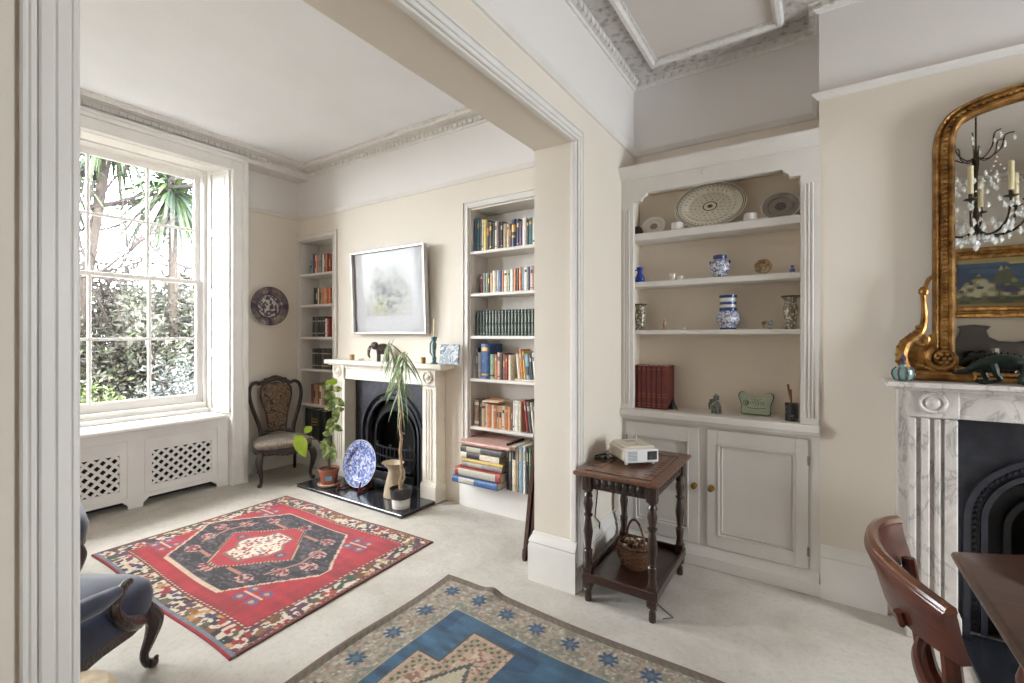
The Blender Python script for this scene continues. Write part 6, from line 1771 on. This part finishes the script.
for s in (-1, 1):
    m = MB()
    def X(x): return MX+s*(x-MX)*1
    def q(x, z, y=3.03): return (MX-s*(MX-x), y, z)
    # big scroll at the foot
    sc = [q(.505-.0+.062*(1-k/26)*math.cos(k*.52+2.2), 1.335+.062*(1-k/26)*math.sin(k*.52+2.2), 3.02) for k in range(24)]
    m.tube(sc, [.017-.0005*k for k in range(24)], 8)
    for k in range(6): m.ball(q(.505+.022*math.cos(k*PI/3), 1.335+.022*math.sin(k*PI/3), 3.01), .011, 8)
    m.ball(q(.505,1.335,3.0), .010, 8)
    # outer leafy scroll and rising stem
    p = path([q(.375,1.275),q(.352,1.33),q(.362,1.40),q(.395,1.44),q(.425,1.47),q(.438,1.53),q(.436,1.60),q(.432,1.66)], 6)
    m.tube(p, rad([.022,.026,.026,.022,.018,.014,.012,.012],6,len(p)), 9)
    for k in range(9):
        pp = p[2+k*3]; m.ball((pp[0]-s*.014, pp[1]-.008, pp[2]), (.017,.014,.014), 8)
    p = path([q(.395,1.42),q(.43,1.40),q(.45,1.43),q(.43,1.45),q(.415,1.43)], 5); m.tube(p, .010, 7)
    m.ball(q(.436,1.665), (.022,.018,.026), 10); m.tube(path([q(.44,1.68),q(.452,1.72),q(.472,1.74)],4), [.012]*5+[.008]*4 if False else .010, 7)
    for k in range(5): m.ball(q(.41+.016*k, 1.30-.006*k, 3.02), (.016,.014,.013), 8)
    m.tube(path([q(.53,1.29),q(.56,1.27),q(.60,1.265)],4), .013, 7)
    m.rbox(*[v for v in (min(q(.36,0)[0],q(.62,0)[0]), 2.995, ZS+.0005, max(q(.36,0)[0],q(.62,0)[0]), 3.06, ZS+.045)], .012)
    m.ball(q(.58,ZS+.05,3.0), (.03,.02,.02), 10)
    # fill the angle between scroll and frame
    m.prism([(a_[0], a_[2]) for a_ in (q(.375,1.26), q(.37,1.36), q(.40,1.41), q(.44,1.44), q(.476,1.46), q(.50,1.26))], 3.03, 3.07, 'y')
    obj('corner_scroll', m, M['gold'], T, world=True)
# perfume bottle and bronze on the marble mantel
T = thing('glass_perfume_bottle', 'round green and white striped glass bottle with purple stopper on the marble mantel', 'bottle', (.345, 2.925, ZS))
GRN = simple('sea_green_glass', (126,164,148), .15, var=.1, coat=.6)
m = MB(); m.lathe([(.018,0),(.036,.010),(.045,.032),(.042,.052),(.026,.066),(.011,.072),(.010,.080)], n=28); obj('body', m, GRN, T)
m = MB()
for k in range(8):
    a = 2*PI*k/8+.25; m.tube([((r+.0008)*math.cos(a),(r+.0008)*math.sin(a),z) for r, z in ((.030,.006),(.0365,.012),(.045,.032),(.0425,.051),(.028,.065))], .0042, 6)
obj('stripe', m, simple('plum_glass', (96,76,100), .2, coat=.5), T)
m = MB(); m.lathe([(.012,.078),(.013,.084),(.008,.092),(.014,.108),(.008,.124),(1e-4,.132)], n=16); obj('stopper', m, simple('plum_stopper', (84,70,92), .2, coat=.5), T)
BRZ = simple('green_bronze', (20,34,26), .4, metal=.4, var=.5, scale=24)
T = thing('bronze_dinosaur', 'dark green bronze dinosaur figurine striding on the marble mantel before the mirror', 'figurine', (.72, 2.945, ZS))
m = MB(); p = path([(-.155,0,.055),(-.10,0,.085),(-.05,0,.10),(.0,0,.098),(.05,0,.082),(.11,0,.06),(.17,0,.045)], 5)
m.tube(p, rad([.010,.024,.034,.036,.026,.012,.004],5,len(p)), 12); m.ball((-.160,0,.052), (.026,.014,.014), 10); m.ball((-.178,0,.045), (.018,.010,.008), 8)
for k in range(11): 
    pp = p[3+2*k] if 3+2*k < len(p) else p[-1]; m.prism([(pp[0]-.008,pp[2]+.018),(pp[0]+.012,pp[2]+.018),(pp[0]+.006,pp[2]+.050-.0025*abs(k-4))], -.003, .003, 'y')
for x, dx in ((-.065,-.02),(.035,.018)):
    for sy in (-1, 1):
        m.tube(path([(x,sy*.022,.09),(x+dx*(1 if sy > 0 else -.4),sy*.030,.05),(x+dx*(.5 if sy > 0 else -1.0),sy*.030,.02),(x+dx-.01,sy*.030,.008)],4), [.016]*4+[.012]*4+[.009]*4+[.010], 8); m.ball((x+dx-.016,sy*.030,.007),(.016,.009,.007),8)
obj('body', m, BRZ, T)

# ------------------------------------------------------------------ the side of the room seen in the mirror
def paint(U, V):
    X = U*1.5; Z = V*.57; n = len(U)
    C = np.tile(np.array([38,66,104.]), (n,1)); 
    C[(V > .86)] = (196,184,130); C[(V > .90)] = (176,160,104)
    w = vnoise(X*5, Z*24, 3); C[(w > .58) & (V <= .90)] = (58,92,130)
    ridge = np.interp(X, [0,.08,.20,.30,.36,.40,.46,.52,.60,.70,1.5], [.30,.52,.66,.50,.72,.88,.80,.52,.40,.16,.12])+.05*(vnoise(X*26, X*0, 8)-.5); rock = (V < ridge)
    r1 = vnoise(X*16, Z*20, 2); C[rock] = (146,144,108); C[rock & (r1 > .55)] = (78,88,66); C[rock & (r1 < .32)] = (190,186,160); C[rock & (vnoise(X*22,Z*22,5) > .72)] = (60,58,90)
    C[V < .20] = (92,90,52); C[(V < .20) & (vnoise(X*20, Z*20, 4) > .5)] = (58,64,40); C[(V < .07)] = (150,120,70)
    return C
T = thing('seascape_painting', 'gilt framed seascape with pale rocks reflected in the overmantel mirror', 'painting', (2.1, YB+.03, 1.65))
m = MB(); x0, x1, z0, z1 = 1.28, 3.02, 1.655, 2.49
for (o_, w_, p_) in ((0,.05,.05),(.05,.03,.035),(.08,.05,.045)):
    y1_ = YB+.002+p_
    m.rbox(x0+o_, YB+.002, z0+o_, x0+o_+w_, y1_, z1-o_, .008); m.rbox(x1-o_-w_, YB+.002, z0+o_, x1-o_, y1_, z1-o_, .008)
    m.rbox(x0+o_+w_, YB+.002, z0+o_, x1-o_-w_, y1_, z0+o_+w_, .008); m.rbox(x0+o_+w_, YB+.002, z1-o_-w_, x1-o_-w_, y1_, z1-o_, .008)
m.box(x0+.1, YB+.0015, z0+.1, x1-.1, YB+.010, z1-.1)
obj('frame', m, M['gold'], T, world=True)
colour_mesh('canvas', lambda u, v: (x0+.13+(x1-x0-.26)*u, YB+.014, z0+.13+(z1-z0-.26)*v), 170, 70, paint, attr_mat('oil_paint', .45, coat=.2), T, world=True)
# sideboard
DMH = wood('dark_sideboard_mahogany', (20,10,8), (50,22,16), .4, coat=.15, axis=(.5,.5,2))
T = thing('sideboard', 'mahogany sideboard with a scrolled crest back reflected under the painting', 'sideboard', (2.05, YB+.27, 0))
SXa, SXb = 1.32, 2.78
m = MB(); m.rbox(SXa, YB+.03, .90, SXb, YB+.54, .93, .006); obj('top', m, DMH, T, world=True)
m = MB(); m.rbox(SXa+.02, YB+.04, .68, SXb-.02, YB+.51, .90, .004); m.rbox(SXa+.02, YB+.04, .12, SXa+.45, YB+.51, .68, .004); m.rbox(SXb-.45, YB+.04, .12, SXb-.02, YB+.51, .68, .004); obj('carcase', m, DMH, T, world=True)
for x in (SXa+.05, SXb-.05, SXa+.42, SXb-.42):
    for y in (YB+.07, YB+.48): m = MB(); m.lathe([(.016,0),(.03,.03),(.02,.07),(.032,.12)], c=(x,y,0), n=14); obj('leg', m, DMH, T, world=True)
for k in range(3):
    xa = SXa+.03+k*(SXb-SXa-.06)/3; xb = xa+(SXb-SXa-.06)/3-.008
    m = MB().rbox(xa, YB+.508, .70, xb, YB+.524, .885, .003); D = obj('drawer', m, DMH, T, world=True)
    m = MB(); m.lathe([(.016,0),(.008,.008),(.016,.02),(1e-4,.026)], n=12, M=Matrix.Translation(((xa+xb)/2, YB+.524, .79)) @ Matrix.Rotation(-PI/2,4,'X')); obj('knob', m, M['brass'], D, world=True)
crest_p = [(SXa,.93),(SXa,1.30),(1.36,1.36),(1.42,1.44),(1.44,1.52),(1.41,1.55),(1.45,1.565),(1.55,1.575),(1.66,1.56),(1.70,1.55),(1.66,1.50),(1.68,1.43),(1.76,1.38),(1.9,1.37),(2.05,1.40)]
full_c = crest_p + [(4.10-x, z) for x, z in reversed(crest_p[:-1])]
m = MB(); m.prism(full_c, YB+.035, YB+.065, 'y'); obj('crest_back', m, DMH, T, world=True)
m = MB(); m.rbox(1.46, YB+.12, .931, 1.60, YB+.34, 1.26, .02); 
solo('speaker_box', 'black box standing on the left of the sideboard, seen only in the mirror', 'box', m, M['black_plastic'])
m = MB(); m.rbox(1.665, YB+.20, .931, 1.70, YB+.36, 1.30, .003); solo('white_card', 'upright white card on the sideboard, seen only in the mirror', 'card', m, M['white_glaze'])
m = MB(); m.lathe([(.05,0),(.055,.01),(.03,.02),(.06,.08),(.07,.14),(.05,.19),(.02,.20),(.012,.23),(1e-4,.24)], c=(1.88, YB+.28, .931), n=20); m.tube([(1.94,YB+.28,1.02),(2.0,YB+.28,1.06),(2.03,YB+.28,1.11)], .008, 6)
solo('silver_teapot', 'silver teapot on the sideboard, seen only in the mirror', 'teapot', m, simple('polished_silver', (206,206,204), .2, metal=.9))
# chandelier
CX, CY, CZ = 1.05, 1.0, 2.30
T = thing('chandelier', 'bronze and crystal chandelier with ivory candles, reflected in the overmantel mirror', 'chandelier', (CX, CY, 2.12))
_g0 = len(bpy.data.objects)
BRN = simple('dark_bronze', (66,56,44), .35, metal=.7, var=.15)
m = MB(); m.lathe([(.006,2.20),(.02,2.22),(.034,2.26),(.02,2.30),(.012,2.34),(.026,2.40),(.012,2.46),(.010,2.70),(.024,2.84),(.010,2.90),(.006,2.96),(.006,3.27),(.05,3.28),(.06,3.299)], n=16, c=(CX,CY,0)); obj('stem', m, BRN, T, world=True)
for k in range(8):
    a = 2*PI*k/8+.3; c_, s_ = math.cos(a), math.sin(a)
    def R(r, z): return (CX+r*c_, CY+r*s_, z)
    m = MB(); p = path([R(.02,2.27),R(.10,2.23),R(.20,2.25),R(.27,2.33),R(.29,2.46)],5); m.tube(p, .009, 7); m.lathe([(.004,0),(.04,.012),(.042,.018),(.014,.016),(.014,.05),(.017,.055)], c=R(.29,2.46), n=14)
    A = obj('arm', m, BRN, T, world=True)
    m = MB(); m.lathe([(.017,0),(.017,.21),(.010,.216)], c=R(.29,2.516), n=12); obj('candle', m, M['wax'], A, world=True)
    m = MB(); p = path([R(.012,2.86),R(.07,2.84),R(.14,2.90),R(.16,2.99),R(.21,3.0)],5); m.tube(p, .005, 6); obj('upper_scroll', m, BRN, T, world=True)
m = MB(); rr = random.Random(9)
def drop(p, s_): m.lathe([(1e-4,-.034*s_),(.010*s_,-.018*s_),(.005*s_,0),(1e-4,.004*s_)], c=p, n=6)
for k in range(8):
    a = 2*PI*k/8+.3
    for r, z, s_ in ((.29,2.44,1.6),(.25,2.43,1.2),(.33,2.44,1.2),(.21,2.975,1.2),(.16,2.95,1),(.14,2.22,1.8),(.24,2.27,1.8),(.20,2.5,1.3)): drop((CX+r*math.cos(a), CY+r*math.sin(a), z), s_)
    for j in range(9):   # swags
        u = j/8; a2 = a+PI/4*u; z = 2.80-.30*u if k % 2 else 2.42-.09*math.sin(PI*u); r = .18+.09*u if k % 2 else .27
        m.ball((CX+r*math.cos(a2), CY+r*math.sin(a2), z), .007, 6)
drop((CX,CY,2.18), 2.0); m.ball((CX,CY,2.19), .022, 8)
for k in range(24):
    a = 2*PI*k/24; drop((CX+.09*math.cos(a), CY+.09*math.sin(a), 2.235), 1.4); drop((CX+.20*math.cos(a), CY+.20*math.sin(a), 2.30+.04*(k%2)), 1.8); drop((CX+.33*math.cos(a), CY+.33*math.sin(a), 2.43), 1.3); drop((CX+.12*math.cos(a), CY+.12*math.sin(a), 2.62+.05*(k%3)), 1.3)
o = obj('crystal_drops', m, M['crystal'], T, world=True); o['kind'] = 'stuff'

# ------------------------------------------------------------------ garden outside the front window
def leafmat(name, cols, rough=.55):
    t = NT(name); g = t.n('ShaderNodeNewGeometry')
    rp = t.ramp(g.outputs['Random Per Island'], [(i/max(1,len(cols)-1), lin(c)) for i, c in enumerate(cols)])
    t.l(rp, t.b.inputs['Base Color']); t.b.inputs['Roughness'].default_value = rough
    return t.mat
EARTH = simple('garden_earth', (60,58,44), .95, var=.4, scale=3, bump=.5)
g = MB().box(-6.9, -3, -.2, -5.31, 5, -.05); struct('terrace_slab', g, simple('pale_bounce_tone', (214,208,198), .8, var=.05), label='added unseen pale terrace slab just outside the front windows', cat='reflector')  # slab added out of view to bounce skylight up to the front ceiling
g = MB().box(-30, -14, -.9, -5.6, 20, -.6); struct('garden_ground', g, EARTH, label='dark planted garden ground outside the front window', cat='ground')
rg = random.Random(21)
def shrub(name, label, c, rx, ry, h, n, ls, mat, twigs, tw, cat='shrub'):
    T = thing(name, label, cat, (c[0], c[1], -.6))
    m = MB()
    for k in range(twigs):
        a = rg.uniform(0,2*PI); q = rg.uniform(.3,1); e = (rx*q*math.cos(a), ry*q*math.sin(a), h*rg.uniform(.55,1.02))
        mid_ = (e[0]*.35+rg.uniform(-.1,.1), e[1]*.35+rg.uniform(-.1,.1), e[2]*.55)
        m.tube([(e[0]*.05,e[1]*.05,0), mid_, e], [.022,.012,.004], 5)
    obj('branches', m, tw, T)
    vs = []; fs = []
    for k in range(n):
        # clumped leaves
        a = rg.uniform(0,2*PI); b_ = rg.uniform(-.35,1); r = rg.uniform(.72,1.0)
        nzv = .86+.22*math.sin(a*5+b_*6)+.10*math.sin(a*11-b_*13)
        cb = math.sqrt(max(0,1-b_*b_)) if b_ > 0 else 1
        p = Vector((rx*r*nzv*cb*math.cos(a), ry*r*nzv*cb*math.sin(a), h*.42+h*.58*b_*r*nzv))
        d = Vector((rg.gauss(0,1), rg.gauss(0,1), rg.gauss(0,.8))).normalized(); s_ = d.cross(Vector((rg.gauss(0,1),rg.gauss(0,1),rg.gauss(0,1)))).normalized()
        L = ls*rg.uniform(.6,1.3); w_ = L*.34
        k0 = len(vs); vs += [p, p+d*L*.5+s_*w_*.5, p+d*L, p+d*L*.5-s_*w_*.5]; fs.append((k0,k0+1,k0+2,k0+3))
    m = MB(); m.add(vs, fs)
    me = mk('foliage', m, mat, smooth=False); o = bpy.data.objects.new('foliage', me); COL.objects.link(o); o.parent = T
    return T
TW = simple('grey_brown_twigs', (44,36,34), .85, var=.2, scale=20)
G1 = leafmat('mixed_grey_green_leaves', [(34,37,29),(51,55,44),(65,63,55),(43,39,36),(56,68,29)])
G2 = leafmat('silver_blue_leaves', [(60,68,70),(84,91,91),(44,51,51),(99,104,103)])
G3 = leafmat('lime_green_leaves', [(46,61,20),(67,84,25),(34,48,18),(79,92,36)])
G4 = leafmat('russet_grey_leaves', [(48,41,37),(65,58,51),(37,36,29),(53,60,32)])
shrub('garden_shrub', 'dense grey green shrub filling the lower panes of the window', (-8.7, 3.0), 1.0, 1.25, 2.95, 17000, .10, G1, 60, TW)
shrub('garden_shrub', 'brownish twiggy shrub left of the grey green one outside the window', (-8.9, 1.2), 1.0, 1.2, 2.9, 15000, .10, G4, 60, TW)
shrub('garden_shrub', 'silver leaved shrub at the bottom right of the window view', (-7.5, 3.0), .55, .7, 1.75, 4200, .07, G2, 30, TW)
shrub('garden_shrub', 'low lime green shrub at the bottom left of the window view', (-7.3, 1.75), .5, .6, 1.55, 2600, .08, G3, 24, TW)
shrub('garden_shrub', 'tall mixed shrub farthest right beyond the window', (-9.2, 5.2), 1.3, 1.5, 3.3, 9000, .11, G1, 50, TW)
shrub('garden_hedge', 'tall dark mixed hedge closing the view at the back of the garden', (-11.6, 4.2), 1.0, 4.6, 3.35, 22000, .19, G1, 60, TW, 'hedge')
shrub('garden_shrub', 'mixed shrub outside the second window', (-8.6, -1.4), 1.3, 1.4, 3.0, 5000, .10, G4, 40, TW)
def bare_tree(label, x, y, H, seed, n1=9, lean=0, col=TW):
    r = random.Random(seed); T = thing('bare_tree', label, 'tree', (x, y, -.6))
    m = MB(); tr = path([(0,0,0),(lean*.2,.1,H*.3),(lean*.6,.0,H*.6),(lean,.1,H)],4); m.tube(tr, rad([.11,.09,.06,.02],4,len(tr)), 8)
    def br(p, d, L, rd, dep):
        pts = [p]; q = Vector(p); dd = Vector(d)
        for k in range(4):
            dd = (dd+Vector((r.uniform(-.35,.35),r.uniform(-.35,.35),r.uniform(-.12,.3)))).normalized(); q = q+dd*L/4; pts.append(q.copy())
        m.tube(pts, [rd, rd*.8, rd*.6, rd*.45, rd*.25], 5 if dep else 6)
        if dep < 3:
            for k in range(5 if dep else 7): br(pts[r.randint(1,4)], (dd+Vector((r.uniform(-1,1),r.uniform(-1,1),r.uniform(-.5,.9)))).normalized(), L*r.uniform(.45,.75), max(.007, rd*.5), dep+1)
    for k in range(n1):
        p = tr[int(len(tr)*(.35+.6*k/n1))]; a = r.uniform(0,2*PI); br(p, (math.cos(a),math.sin(a),r.uniform(.1,.7)), H*r.uniform(.24,.38), .05, 0)
    obj('trunk_and_branches', m, col, T); return T
bare_tree('bare winter tree with a fan of fine twigs behind the shrubs', -10.5, 4.3, 5.6, 3, 12, .3, simple('purple_grey_bark', (44,36,42), .85, var=.2))
bare_tree('bare tree with a thick slanting bough at the left of the window', -9.6, 1.6, 5.4, 8, 8, .8, simple('brown_grey_bark', (42,34,32), .85, var=.2))
def palm(label, x, y, H, heads, seed):
    r = random.Random(seed); T = thing('cabbage_palm', label, 'palm', (x, y, -.6))
    m = MB()
    for (hx, hy, hz) in heads: p = path([(0,0,0),(hx*.2,hy*.2,H*.5),(hx,hy,hz)],5); m.tube(p, rad([.09,.07,.06],5,len(p)), 8)
    obj('trunk', m, simple('palm_bark', (52,44,38), .9, var=.3, scale=20), T)
    m = MB()
    for (hx, hy, hz) in heads:
        for k in range(150):
            a = r.uniform(0,2*PI); el = r.uniform(-1.2,1.25); d = Vector((math.cos(a)*math.cos(el), math.sin(a)*math.cos(el), math.sin(el)))
            leaf(m, (hx,hy,hz+r.uniform(-.12,.1)), d, (0,0,1) if abs(el) < 1.3 else (1,0,0), r.uniform(.65,1.05), .065, r.uniform(.25,.7), 5, fold=.2)
    obj('sword_leaves', m, leafmat('sword_leaf_%d' % seed, [(32,46,34),(48,62,50),(62,84,30),(42,54,48)]), T)
palm('cabbage palm with two spiky heads at the top left of the window', -8.8, 2.0, 3.4, [(-.1,-.15,4.55),(.25,.45,5.2)], 5)
palm('cabbage palm with one drooping spiky head at the top centre of the window', -8.4, 3.15, 3.4, [(0,0,4.35)], 6)
